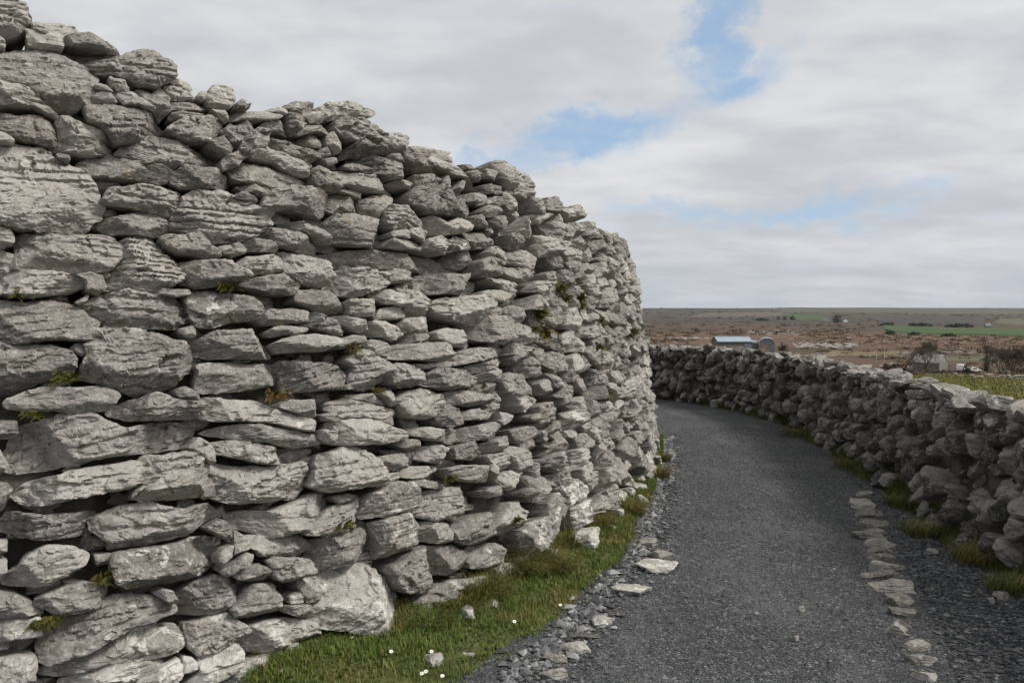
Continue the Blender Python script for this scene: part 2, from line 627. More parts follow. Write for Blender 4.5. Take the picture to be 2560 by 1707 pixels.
def rock(size, rng, cell=0.02, bed=1.0, box=3.0, brk=0):
    """free-standing rock: chiselled rounded block, size = full extents"""
    sz = np.asarray(size, float) / 2
    N = int(np.clip(max(size) / cell, 5, 44))
    g = np.linspace(-1, 1, N + 1)
    A, B = np.meshgrid(g, g, indexing='ij')
    A, B = A.ravel(), B.ravel()
    one = np.ones_like(A)
    faces = [(one, A, B), (-one, B, A), (B, one, A), (A, -one, B), (A, B, one), (B, A, -one)]
    V = np.concatenate([np.stack(f, -1) for f in faces])
    idx = np.arange((N + 1) ** 2).reshape(N + 1, N + 1)
    q = np.stack([idx[:-1, :-1], idx[1:, :-1], idx[1:, 1:], idx[:-1, 1:]], -1).reshape(-1, 4)
    Q = np.concatenate([q + k * (N + 1) ** 2 for k in range(6)])
    nrm = (np.abs(V) ** box).sum(1) ** (1 / box)
    V = V / nrm[:, None]
    sc = np.ones(len(V))
    for _ in range(rng.randint(7, 13)):
        n = rng.normal(size=3)
        n /= np.linalg.norm(n)
        c = rng.uniform(.62, .95)
        dd = V @ n
        sc = np.where(dd > c, np.minimum(sc, c / np.maximum(dd, 1e-6)), sc)
    for _ in range(brk):                                  # broken, near-vertical edges
        a = rng.uniform(-PI, PI)
        n = np.array([math.cos(a), math.sin(a), rng.normal(0, .25)])
        c = rng.uniform(.5, .85)
        dd = V @ n * sc
        V = V - n * np.maximum(dd - c, 0)[:, None] * .95 / np.maximum(sc, 1e-3)[:, None]
    V = V * sc[:, None] * sz
    seed = rng.uniform(0, 300, 3)
    s0 = float(np.mean(sz))
    P = V + seed
    rel = .16 * s0 * fbm(P * (0.9 / s0), 3) + (.05 + .04 * (brk > 0)) * s0 * fbm(P * (4.5 / s0), 3, .6)
    lt = rng.uniform(.25, .5) * sz[2]
    L = (V[:, 2] + .1 * s0 * vnoise(P * (1.5 / s0))) / lt
    rel = rel - bed * .07 * s0 * np.exp(-((L - np.floor(L) - .5) / .14) ** 2) * sstep(vnoise(P * (1.2 / s0) + 8), -.3, .3)
    dirn = V / np.maximum(np.linalg.norm(V, axis=1), 1e-6)[:, None]
    V = V + dirn * rel[:, None]
    return V, Q


def rotz(V, a):
    c, s_ = math.cos(a), math.sin(a)
    return V @ np.array([[c, s_, 0], [-s_, c, 0], [0, 0, 1]])


def rotx(V, a):
    c, s_ = math.cos(a), math.sin(a)
    return V @ np.array([[1, 0, 0], [0, c, s_], [0, -s_, c]])


def roty(V, a):
    c, s_ = math.cos(a), math.sin(a)
    return V @ np.array([[c, 0, -s_], [0, 1, 0], [s_, 0, c]])


# ------------------------------------------------------------------ materials
def limestone(name, dark, light, warm, lichen_c=(.54, .53, .49), bump=1.0, yel=.69, speck=.55):
    m_, t, b = mat(name, 0.92, 0.15)
    o = t.obj()
    tone = t.attr('tone')
    lic = t.attr('lichen')
    big = t.noise(o, 3.2, 5, .6)
    mid = t.noise(t.scale(o, (1, 1, 1.7)), 17, 6, .68)
    fine = t.noise(o, 75, 5, .7)
    f = t.m('ADD', t.m('MULTIPLY', big, .45), t.m('MULTIPLY', mid, .55))
    c = t.mix(t.step(t.m('ADD', f, t.m('MULTIPLY', tone, .20)), .34, .68), dark, light)
    c = t.mix(t.step(t.noise(t.vm('ADD', o, (4, 2, 7)), 2.3, 4, .6), .5, .72, 0, .5), c, warm)
    # pale crust speckle and dark pits
    c = t.mix(t.step(fine, .52, .68, 0, speck), c, tuple(min(1, x * 1.5) for x in light))
    c = t.mix(t.step(t.noise(t.vm('ADD', o, (6, 6, 1)), 26, 6, .72), .53, .66, 0, speck), c, tuple(min(1, x * 1.45) for x in light))
    c = t.mix(t.step(t.noise(o, 62, 4, .7), .58, .74, 0, .45), c, tuple(x * .42 for x in dark))
    streak = t.noise(t.vm('ADD', t.scale(o, (1, 1, .55)), (9, 1, 3)), 6, 6, .7)
    c = t.mix(t.step(streak, .56, .74, 0, .42), c, tuple(x * .55 for x in dark))
    ln = t.noise(t.vm('ADD', o, (2, 5, 1)), 11, 7, .72, .6)
    lf = t.step(t.m('ADD', ln, t.m('MULTIPLY', t.m('SUBTRACT', lic, .5), .30)), .615, .665, 0, .85)
    c = t.mix(lf, c, lichen_c)
    yn = t.noise(t.vm('ADD', o, (12, 5, 8)), 5.5, 6, .6)
    c = t.mix(t.step(yn, yel, yel + .04, 0, .65), c, (.34, .21, .05))
    t.link(c, b.inputs['Base Color'])
    bh = t.m('ADD', t.m('MULTIPLY', mid, .6), t.m('MULTIPLY', fine, .4))
    lay = t.noise(t.scale(o, (1.2, 1.2, 6.5)), 11, 5, .62, .4)
    n1_ = t.bump(lay, .4 * bump, .012)
    t.link(t.bump(bh, .8 * bump, .013, n1_), b.inputs['Normal'])
    return m_


M_LIME = limestone('limestone', (.170, .161, .147), (.350, .335, .308), (.285, .252, .212))
M_FIELD = limestone('weathered_limestone', (.074, .070, .064), (.285, .270, .248), (.15, .12, .09), (.50, .485, .45), 1.1, .735, .6)
M_KERB = limestone('kerb_limestone', (.13, .122, .108), (.32, .305, .275), (.18, .125, .06), (.58, .55, .51), 1.0, .68)
M_CORE, _t, _b = mat('wall_core', .95, .1)
_o = _t.obj()
_t.link(_t.mix(_t.step(_t.noise(_o, 8, 6, .6), .35, .65), (.05, .045, .038), (.13, .12, .105)), _b.inputs['Base Color'])
_t.link(_t.bump(_t.noise(_o, 14, 5, .6), .8, .03), _b.inputs['Normal'])

# ------------------------------------------------------------------ the fort wall
# outlines of the stones of the near half of the wall face, read from the photograph (crop offset, crop scale, points)
TR = [
    (0, 0, 3.647, """-90 -70 150 -20 215 20 275 170 270 240 150 290 40 300 -90 240
-60 290 20 300 50 370 40 410 -60 420
275 185 330 190 430 265 435 310 370 300 300 250
240 250 300 250 420 320 440 280 520 320 585 350 560 450 270 405
-60 420 120 400 400 420 580 480 720 570 900 650 860 720 830 920 640 1005 550 1000 400 880 270 800 -60 700
585 350 640 310 820 285 930 330 1000 400 980 470 760 430 620 400
930 345 1000 380 1110 490 990 475
620 400 800 430 1110 510 1270 440 1390 480 1530 600 1570 700 1450 780 1430 800 1250 770 1100 700 900 650 720 560
1570 690 1660 690 1740 720 1775 780 1740 840 1700 800 1600 750
1510 780 1600 740 1690 830 1620 900 1560 890
1690 800 1740 840 1780 900 1640 910
1000 690 1120 730 1170 840 1060 850 1020 800
850 830 1000 850 1060 930 1000 950 850 940
870 770 960 790 1020 850 870 830
1030 850 1200 840 1380 990 1390 1030 1260 970 1120 960
1230 820 1300 800 1420 860 1540 940 1550 1000 1480 1080 1380 1000
1430 790 1500 790 1555 880 1550 940 1420 860
790 950 1000 940 1180 975 1300 985 1420 1060 1520 1110 1535 1220 1340 1195 1250 1290 1060 1300 960 1180 840 1110
-60 730 120 790 270 800 380 900 550 1040 530 1080 340 970 -60 950
-60 980 200 1030 330 1005 520 1090 520 1150 480 1180 560 1220 490 1310 300 1270 -60 1180
-60 1180 60 1210 135 1270 120 1300 -60 1290
530 1060 590 1010 700 1070 830 1140 980 1200 1070 1370 800 1390 600 1350 490 1330 560 1220
-60 1270 180 1270 400 1300 540 1430 800 1560 880 1760 945 1860 860 2000 760 2120 300 2080 -60 2020
520 1390 640 1400 635 1470 540 1430
700 1500 840 1400 1040 1370 1200 1440 1360 1470 1570 1560 1550 1630 1460 1660 1050 1600 880 1600
1100 1380 1340 1195 1560 1240 1750 1290 1930 1330 2080 1400 2030 1500 2020 1540 1800 1500 1620 1520 1400 1500 1200 1420
1540 1180 1700 1060 1950 1040 2080 1130 2000 1240 1900 1290 1720 1280 1600 1230
1560 910 1900 920 1940 960 1820 990 1560 980
1600 1010 1750 985 1880 1040 1700 1060 1630 1090 1560 1060
1920 830 1960 770 2040 765 2140 790 2150 850 2130 960 2060 1000 1930 960 1900 900
1800 880 1850 815 1910 820 1900 900 1860 910
1940 980 2060 990 2100 1060 2080 1110 2000 1060
2130 960 2200 905 2280 940 2270 990 2140 1000
2050 1190 2100 1120 2200 1110 2250 1080 2300 1130 2330 1200 2200 1380 2130 1330 2090 1240
1900 1290 2050 1230 2130 1340 2100 1440 2000 1380 1930 1330
2050 1440 2180 1370 2235 1430 2150 1520 2030 1560 2030 1480"""),
    (0, 430, 3.647, """960 280 1020 140 1280 105 1480 115 1620 150 1720 210 1710 280 1600 390 1400 350 1250 310
860 400 1060 390 1300 335 1430 350 1520 400 1590 540 1400 560 1050 530 870 440
1570 20 1700 -60 1950 -30 2120 30 2120 110 2040 130 1700 150 1590 90
1720 210 1860 150 2010 140 2250 260 2480 330 2480 480 2320 580 2240 620 2000 630 1870 590 1600 470 1670 360
140 540 300 535 660 555 1000 545 1080 590 1130 660 1120 740 990 880 800 900 560 910 200 880 100 850 200 770
-60 470 100 520 130 580 130 630 60 650 -60 700
60 890 200 880 480 900 620 930 770 970 775 1030 640 1090 440 1110 300 1140 0 1100 0 930
650 940 830 910 930 950 970 1050 900 1120 790 1090 770 980
1130 620 1300 535 1450 580 1560 720 1670 900 1640 1000 1480 1050 1330 1090 1000 1040 960 990 1090 820
1490 580 1560 555 1700 570 1850 535 1880 620 1900 660 1980 670 2030 770 1900 780 1640 740 1540 680
1620 800 1780 810 2050 830 2130 890 2230 940 2220 990 2000 1030 1800 1060 1680 1010 1660 860
1990 680 2200 640 2260 690 2240 740 2050 740
1950 790 2130 800 2130 840 1980 815
1340 1090 1450 1055 1720 1065 1730 1110 1600 1140 1360 1120
740 1220 870 1140 1180 1065 1290 1090 1450 1140 1640 1150 1750 1180 1750 1340 1640 1420 1250 1420 900 1390 800 1290
-60 1140 250 1170 500 1150 720 1220 880 1350 880 1540 500 1520 150 1560 -60 1540
1730 1080 1900 1075 2250 1110 2400 1140 2420 1250 2330 1340 2180 1340 1960 1420 1800 1400 1760 1280
1640 1430 1750 1390 1790 1420 1780 1510 1700 1500
680 1180 820 1100 800 1160 740 1210"""),
    (0, 860, 3.647, """-60 -60 100 0 400 -5 600 40 680 110 665 270 400 320 200 420 -60 450
640 40 700 -10 810 -10 820 90 740 100
770 300 760 230 800 100 880 -130 1080 -145 1380 -120 1650 -20 1830 100 1920 160 1900 230 1700 260 1560 400 1350 440 1310 470 1050 380
100 480 400 395 700 395 1000 400 1090 440 1090 480 1000 590 720 630 500 610 100 600 60 540
1100 560 1250 500 1450 435 1620 490 1830 500 1930 600 1950 670 1700 680 1350 695 1180 690 1040 640
1600 420 1700 380 1850 470 1850 500 1640 480
1860 180 1950 160 2330 180 2570 165 2640 285 2620 340 2330 410 2000 440 1860 440 1830 380
150 780 600 640 900 640 1000 700 1130 770 1400 720 1620 700 1800 740 1780 940 1350 990 960 1030 700 1110 180 1190 70 1100 30 980 200 930
180 1360 280 1260 700 1150 1240 1060 1280 1120 1310 1240 1200 1310 700 1400 420 1470 260 1470 160 1400
1310 1090 1340 1030 1700 980 1830 1000 1910 1100 1930 1250 1890 1360 1850 1390 1700 1410 1320 1445 1180 1400 1290 1300
1720 950 1830 850 1950 950 1950 1080 1910 1100 1830 1000
1860 1390 1930 1180 1990 1230 1970 1370 1890 1420
-60 960 0 960 80 1110 0 1190 -60 1190
-60 1250 60 1260 130 1330 60 1390 50 1480 0 1530 -60 1520
-60 720 0 690 150 700 180 800 130 870 -60 850"""),
    (0, 1280, 3.672, """50 60 130 0 400 30 800 0 890 10 870 230 700 230 350 260 20 200 0 150
890 60 1150 -60 1400 -80 1700 -20 1900 -90 2060 10 2000 70 1750 210 1400 310 1070 355 1040 290 880 170
150 540 250 400 420 310 600 310 800 360 820 410 780 470 600 590 350 690 50 690 40 600
1040 370 1300 340 1900 240 2080 250 2070 310 1990 380 1990 500 1900 580 1600 670 1200 700 1080 620 1020 500
330 800 600 680 780 640 950 670 1000 710 900 880 780 930 550 960 450 900 330 850
-60 730 150 760 400 880 370 960 0 980 -60 980
-60 1000 360 970 370 1140 130 1170 -60 1220
-60 1200 80 1200 80 1270 -60 1300
-60 1370 150 1320 330 1330 340 1450 290 1570 -60 1600
350 1360 450 1100 620 1000 960 800 1200 770 1500 790 1650 870 1640 930 1450 1010 1300 1030 1000 1180 640 1370 490 1410
340 1510 450 1440 700 1310 1000 1190 1280 1050 1480 1040 1480 1090 1650 1060 1750 1180 1650 1310 1300 1390 960 1400 650 1530 540 1550
600 1580 950 1420 1450 1370 1550 1400 1400 1500 1300 1600 1000 1640 550 1640
1280 1560 1500 1430 1660 1360 1690 1420 1680 1500 1600 1600 1280 1620
1630 810 1800 660 2000 590 2150 610 2220 650 2340 640 2360 700 2330 750 2110 910 1950 960 1750 980 1650 940
1740 1100 1750 1050 2100 930 2330 1080 2200 1180 2000 1310 1830 1340 1770 1270
1700 1330 1780 1340 1850 1420 1780 1500 1700 1500
1840 1350 2000 1320 2180 1210 2240 1290 2230 1400 1950 1600 1700 1620 1850 1470
1910 160 2040 60 2170 140 2140 280 2060 230
2140 390 2180 170 2270 220 2300 280 2290 340
2010 530 2250 370 2320 400 2250 480 2080 580
2160 590 2270 490 2400 480 2500 530 2480 630 2300 640 2200 620
1430 760 1500 700 1590 720 1640 840 1560 830
2050 330 2140 300 2080 430 2000 490 1990 400
-60 260 70 270 70 360 0 390 -60 390
-60 420 70 450 60 540 0 640 -60 640
880 400 1040 380 1000 480 900 500"""),
    (600, 220, 3.647, """420 150 540 100 700 100 735 180 640 200 470 200
740 170 860 115 1010 118 1180 190 1225 240 1150 265 1000 275 830 270 790 210
560 220 790 205 805 270 770 310 640 320 580 260
420 260 470 205 560 220 610 330 560 390 500 420 440 350
0 200 220 210 345 250 330 290 100 290 -90 280 -80 220
230 190 330 180 420 190 420 250 370 280 340 240
220 330 290 285 380 290 470 400 480 430 310 380 230 380
560 380 640 330 840 385 830 430 700 410 560 430 520 440
510 460 700 410 790 470 770 540 700 530 580 500
790 430 860 390 920 520 920 590 870 580 800 520
870 390 880 310 970 280 1140 320 1290 430 1350 490 1300 560 1240 610 980 620 960 590 1080 520 940 460
1050 280 1130 270 1240 340 1300 390 1290 420 1150 330
1310 420 1450 405 1545 460 1520 520 1500 590 1430 600 1340 570 1380 470
1520 540 1620 530 1760 570 1730 650 1760 770 1680 780 1500 640
1740 560 1850 600 1990 700 2080 760 2170 860 2230 920 2150 900 2040 840 1930 790 1720 680
240 430 320 420 500 480 730 580 750 620 640 670 460 620 290 530
100 620 200 540 450 620 700 710 660 790 560 790 400 730 300 670 110 660
20 480 60 420 170 370 260 400 230 500 200 550 40 640 0 560
-60 720 40 655 200 690 400 740 550 800 660 810 660 850 460 900 300 900 160 870 0 820
670 760 720 700 860 760 920 870 890 940 740 940 700 850
740 560 800 530 850 570 840 600 760 640
760 640 880 630 890 680 820 700
880 750 1000 735 1180 790 1260 770 1370 850 1460 910 1430 950 1250 945 920 880
960 700 1080 670 1240 710 1260 770 1220 800 1130 760 1000 730
1000 640 1200 620 1480 650 1560 770 1560 820 1380 830 1250 770 1240 700 1050 660
1390 600 1470 600 1510 640 1480 680 1350 640
1400 850 1520 830 1620 860 1650 920 1500 900
1560 1000 1620 900 1620 790 1760 790 1850 900 1900 1050 1850 1150 1700 1140 1590 1060
1850 850 1900 770 1940 860 1930 920 1850 920
1760 780 1800 710 1830 740 1800 850
200 1070 320 930 440 910 600 910 810 960 825 1050 790 1160 600 1140 440 1100 270 1130
0 870 150 870 310 930 280 990 150 970 50 910
-60 960 80 940 170 1020 170 1060 0 1000
820 1000 870 950 1090 950 1160 1080 1140 1130 920 1130 810 1070
930 930 1000 900 1150 920 1230 980 1180 1000 1000 950
1160 1000 1280 960 1410 960 1420 1040 1370 1080 1370 1160 1300 1170 1170 1110
1380 1090 1430 1040 1560 1080 1700 1220 1700 1250 1580 1270 1450 1290 1360 1210
800 1250 900 1150 1100 1150 1290 1190 1370 1260 1390 1380 1350 1440 1050 1410 900 1380 850 1300
430 1190 560 1200 760 1270 890 1370 895 1410 780 1380 560 1280
280 1360 310 1240 540 1300 800 1410 780 1500 600 1470 350 1400
50 1410 130 1370 330 1390 370 1480 200 1490 80 1480
-60 1420 0 1400 60 1450 60 1500 -60 1540
1390 1310 1500 1285 1560 1340 1540 1370 1400 1360
1540 1290 1680 1250 1740 1340 1680 1400 1560 1340
1360 1440 1400 1370 1560 1380 1700 1440 1700 1470 1500 1460
1700 1460 1740 1370 1860 1340 1920 1440 1900 1510 1800 1480
1710 1170 1800 1160 1870 1250 2000 1170 2120 1250 2080 1300 1940 1330 1800 1320 1720 1250
1900 1080 1930 1010 2060 1020 2150 1130 2050 1190 1940 1140
1930 1400 2010 1340 2110 1390 2120 1460 1950 1490
2100 1370 2130 1300 2250 1310 2350 1400 2350 1450 2180 1450
2080 1170 2200 1160 2320 1270 2300 1310 2150 1240
2000 700 2150 680 2170 730 2060 740
2080 760 2180 740 2270 830 2200 840
1880 630 1940 600 1990 670 1980 690
2180 730 2260 710 2400 770 2380 840 2270 820
2230 890 2330 860 2450 900 2430 970 2290 960
2040 970 2170 960 2230 1000 2150 1060 2080 1040
1960 900 2010 840 2040 850 1990 960 1910 960
2240 1000 2400 980 2450 1050 2350 1080 2230 1060"""),
    (600, 620, 3.647, """-60 170 80 70 370 55 440 190 200 230 50 240
390 30 480 10 660 40 840 100 880 240 880 300 760 350 640 320 480 210 430 120
20 300 200 260 400 230 440 290 580 330 520 420 330 410 200 370
810 50 960 0 1300 0 1700 30 1900 60 2000 120 2190 180 2190 230 2000 200 1600 180 1400 160 1100 130 870 160
880 220 1000 180 1150 180 1370 220 1380 320 1300 370 1080 440 960 420 900 330
1380 230 1430 180 1520 190 1640 270 1600 300 1400 320
1620 290 1750 230 1880 220 2130 240 2260 300 2220 390 2080 430 1900 410 1740 380
540 450 580 380 720 360 880 370 1000 470 1050 570 860 590 680 530 560 500
1000 470 1180 455 1320 480 1350 510 1300 600 1140 620 1050 590
1230 420 1340 375 1480 400 1570 480 1570 540 1340 500
1330 540 1500 520 1560 600 1540 630 1340 640 1270 640
1560 400 1630 350 1740 390 1830 540 1820 610 1700 610 1560 590
1440 360 1530 380 1560 440 1490 430
1800 500 1900 450 2180 430 2230 500 2200 640 2140 700 1950 650 1840 600
-60 430 100 440 200 500 235 550 225 640 0 660 -60 620
180 640 300 550 520 540 650 570 620 660 400 690 250 700
640 590 720 580 870 650 980 740 990 800 850 770 640 680
850 610 920 600 1180 660 1200 750 1140 770 1060 740
1200 680 1280 650 1400 670 1500 720 1520 780 1440 830 1250 780
1510 700 1560 630 1700 625 1790 650 1800 740 1700 770 1530 760
1480 820 1560 780 1720 760 1815 790 1810 840 1580 860
260 770 350 705 640 710 650 740 560 780 320 800
330 870 500 790 700 780 900 820 910 850 780 940 640 940 390 950
-390 860 -200 750 0 745 130 740 230 810 330 910 370 1000 100 1000 -200 995 -340 960
870 870 1000 800 1150 800 1140 860 950 920
1200 880 1250 820 1350 830 1400 880 1400 980 1290 960 1220 930
1400 1000 1430 880 1840 860 1860 1000 1840 1040 1600 1020
1815 760 1900 730 2060 750 2200 880 2180 900 1940 890 1830 830
2080 740 2200 640 2260 570 2500 640 2500 800 2400 880 2250 850
1870 1050 1870 930 2150 910 2500 890 2520 930 2320 1000 1960 1070
400 1080 440 1020 940 1060 980 1150 960 1270 700 1300 480 1320 450 1250 480 1180
960 1040 1100 920 1180 930 1350 1030 1430 1110 1300 1260 1200 1290 1050 1270 1010 1200 1060 1100
980 1250 1060 1210 1110 1270 990 1290
1390 1120 1440 1050 1560 1060 1690 1150 1620 1260 1500 1270 1380 1230
1570 1060 1750 1055 1760 1100 1640 1090
1680 1200 1800 1080 2000 1100 2090 1080 2180 1180 2190 1240 1990 1280 1850 1280 1700 1250
1450 1370 1560 1300 1700 1280 1820 1350 1900 1420 1830 1500 1720 1560 1540 1540
1830 1560 1850 1480 1930 1420 2020 1470 2030 1590 2010 1620 1880 1620
1830 1360 1950 1310 2080 1290 2310 1350 2310 1410 2140 1440 1950 1420
2170 1180 2300 1120 2500 1100 2480 1190 2220 1240
860 1410 1050 1360 1180 1370 1350 1450 1480 1480 1530 1560 1500 1620 1350 1590 1170 1540 930 1550 890 1480
1010 1330 1250 1320 1390 1420 1400 1440 1250 1400 1100 1370
1290 1320 1400 1290 1440 1380 1410 1450 1350 1380
2040 1500 2200 1460 2330 1500 2300 1560 2060 1560
2090 1140 2150 1060 2350 1010 2520 980 2400 1080 2180 1140
2220 480 2230 390 2380 380 2500 430 2350 500"""),
    (600, 1000, 3.647, """840 220 950 180 1170 170 1280 200 1420 260 1550 310 1530 340 1300 400 1060 410 900 400 860 320
730 350 740 270 860 290 870 340 890 400 780 390
750 130 870 110 910 180 860 190 790 180
670 780 740 560 760 500 1000 430 1100 430 1190 490 1300 580 1320 730 1290 770 1000 810 800 835
1310 640 1310 520 1420 490 1540 490 1570 540 1480 640
1320 740 1340 670 1470 660 1470 710 1400 750
1580 300 1600 250 1750 240 1960 320 1970 370 1800 370
1460 390 1560 350 1700 370 1680 420 1590 470
1630 500 1700 420 1850 410 1990 450 2000 520 1900 570 1730 560
1500 650 1600 600 1900 600 1950 640 1800 680 1690 720 1530 700
1960 620 2060 590 2250 600 2320 700 2280 740 2150 750 2020 710
1130 1030 1180 880 1350 750 1580 750 1630 830 1650 950 1540 1020 1250 1070 1140 1080
1580 730 1720 720 1950 790 1900 810 1700 800
1580 1010 1690 830 1900 810 2100 780 2230 860 2110 930 2110 990 2000 1060 1820 1105 1680 1070
880 880 1020 850 1110 880 1130 930 920 940
2010 420 2150 370 2300 420 2310 470 2170 540 2010 530
1970 330 2100 250 2334 200 2450 220 2400 350 2080 370 2000 410
2230 830 2400 770 2450 850 2300 890
-300 -40 0 0 150 0 300 60 480 130 700 180 840 240 740 270 640 290 300 215 0 185 -200 200 -330 120
350 60 450 0 640 0 740 70 720 150 620 165 480 110
-310 290 0 220 200 220 500 275 720 320 730 390 640 420 560 440 200 375 0 350 -200 340
-280 400 0 358 200 388 500 448 700 425 860 420 720 480 600 550 450 580 220 580 0 520 -230 480
-240 570 -100 590 0 615 350 600 640 560 670 720 640 810 560 900 100 940 -100 930 -200 880 -190 740
-50 1060 0 1010 300 1020 560 930 740 840 850 900 900 950 760 1090 600 1190 310 1250 180 1210 0 1170
580 1210 720 1090 900 960 1075 950 1130 1000 1060 1190 900 1230 780 1245 650 1240
690 1300 800 1270 1020 1210 1180 1165 1260 1260 1280 1380 1200 1440 900 1530 670 1560 730 1420 740 1380
100 1240 250 1240 580 1230 700 1310 740 1400 640 1440 560 1430 220 1430 120 1330
260 1460 330 1432 560 1440 680 1460 690 1560 480 1660 330 1640"""),
    (600, 1280, 3.672, """690 620 900 520 1130 450 1310 540 1320 570 1430 640 1500 720 1530 830 1550 990 1530 1050 1400 1130 1280 1150 1100 1100 780 1060 690 950 700 870 800 790 700 700
560 680 600 610 700 700 800 790 740 860 660 860 600 780
420 860 640 845 680 930 600 975 410 920
40 1120 150 1040 400 990 640 990 730 1040 780 1110 700 1170 600 1170 330 1290 120 1320 20 1250
270 1300 480 1210 640 1180 600 1290 400 1370 270 1400
640 1230 710 1170 860 1250 850 1300 740 1340 660 1330
-60 1480 0 1440 100 1370 270 1310 265 1390 180 1540 130 1620 -60 1640
-60 1030 0 1000 120 1090 60 1150 -60 1180
0 540 40 500 190 480 300 550 290 610 200 640 0 600
-60 900 0 840 160 660 330 660 360 740 420 840 390 940 280 940 180 1000 0 980
960 1260 980 1140 1070 1110 1075 1220 1020 1290
1250 100 1400 50 1560 0 1620 120 1650 290 1430 410 1300 440 1280 250
1640 100 1760 90 1940 110 2010 200 1990 270 1850 290 1680 260
1380 520 1600 370 1740 310 1800 380 1850 560 1880 620 1700 720 1650 740 1500 720 1440 640
1770 320 2000 305 2120 380 2140 500 2100 560 1880 580 1830 430
1980 140 2150 50 2330 0 2480 20 2350 180 2230 270 2100 300 2010 270
2120 380 2200 330 2350 290 2450 330 2420 480 2290 520 2150 510
1630 960 1640 850 1790 700 1940 640 1980 700 1960 830 1830 930 1740 970
1960 780 1980 650 2200 600 2290 590 2350 640 2330 700 2180 760 2080 840 1990 870
470 780 560 740 600 830 480 840"""),
]
traced = []
for x0, y0, sc, txt in TR:
    for ln in txt.split('\n'):
        q = np.array(ln.split(), float).reshape(-1, 2) / sc + (x0, y0)
        traced.append(q)

RES = 0.0125
U0, V0, V1 = 0.0, -0.16, 3.2
NU, NV = int((FORT.len - U0) / RES), int((V1 - V0) / RES)


def raster_poly(P, lab, val, own):
    a = np.floor((P.min(0) - (U0, V0)) / RES).astype(int) - 1
    b = np.ceil((P.max(0) - (U0, V0)) / RES).astype(int) + 2
    a = np.maximum(a, 0)
    b = np.minimum(b, (NU, NV))
    if (b <= a).any():
        return
    gu = U0 + (np.arange(a[0], b[0]) + .5) * RES
    gv = V0 + (np.arange(a[1], b[1]) + .5) * RES
    X, Y = np.meshgrid(gu, gv, indexing='ij')
    ins = np.zeros(X.shape, bool)
    Q = np.roll(P, -1, axis=0)
    for (x1, y1), (x2, y2) in zip(P, Q):
        if y1 == y2:
            continue
        c = ((y1 > Y) != (y2 > Y)) & (X < (x2 - x1) * (Y - y1) / (y2 - y1) + x1)
        ins ^= c
    sl = (slice(a[0], b[0]), slice(a[1], b[1]))
    sub = lab[sl]
    sub[ins] = val


def centroid(P):
    x, y = P[:, 0], P[:, 1]
    x2, y2 = np.roll(x, -1), np.roll(y, -1)
    c = x * y2 - x2 * y
    A = c.sum() / 2
    if abs(A) < 1e-9:
        return P.mean(0), 0
    return np.array([((x + x2) * c).sum(), ((y + y2) * c).sum()]) / (6 * A), abs(A)


lab = np.full((NU, NV), -1, np.int32)
fort_stones = []                                          # (uc, vc, R, w, h, style, p0, px_area)
for P in traced:
    uv = px_to_uv(P)
    c, A = centroid(uv)
    if A < 1e-4:
        continue
    _, ap = centroid(P)
    raster_poly(uv, lab, 100000, 0)
    L = uv - c
    R = smooth_circ(radial(L), 1)
    R = np.maximum(R, .012)
    ex = np.stack([R * np.cos(TH), R * np.sin(TH)], -1)
    w_, h_ = np.ptp(ex[:, 0]), np.ptp(ex[:, 1])
    boulder = abs(P[:, 0].mean() - 930) < 60 and abs(P[:, 1].mean() - 1495) < 40 and ap > 25000
    fort_stones.append((c[0], c[1], R * 1.05, w_, h_, ap, 3 if boulder else 1))

SKY_PX = [(-150, -60), (0, 20), (75, 60), (120, 85), (160, 95), (240, 90), (330, 130), (400, 170), (425, 190), (480, 250), (520, 255), (600, 275), (720, 275),
          (900, 290), (930, 320), (960, 350), (1020, 350), (1060, 380), (1150, 410), (1200, 420), (1307, 428), (1345, 465), (1410, 500), (1475, 512),
          (1484, 545), (1506, 560), (1572, 614)]
_s = px_to_uv(SKY_PX)
_o = np.argsort(_s[:, 0])
SKU, SKV = _s[_o, 0], _s[_o, 1]
SKU = np.concatenate([SKU, [SKU[-1] + .25, SKU[-1] + .6, SKU[-1] + 2]])
SKV = np.concatenate([SKV, [SKV[-1] - .12, 2.26, 2.28]])


def top_v(u):
    return np.interp(u, SKU, SKV, left=2.7) + .05 * vnoise(np.stack([np.ravel(u) * 4.3, 0 * np.ravel(u), 0 * np.ravel(u)], -1)).reshape(np.shape(u)) * (np.asarray(u) > SKU[-4])


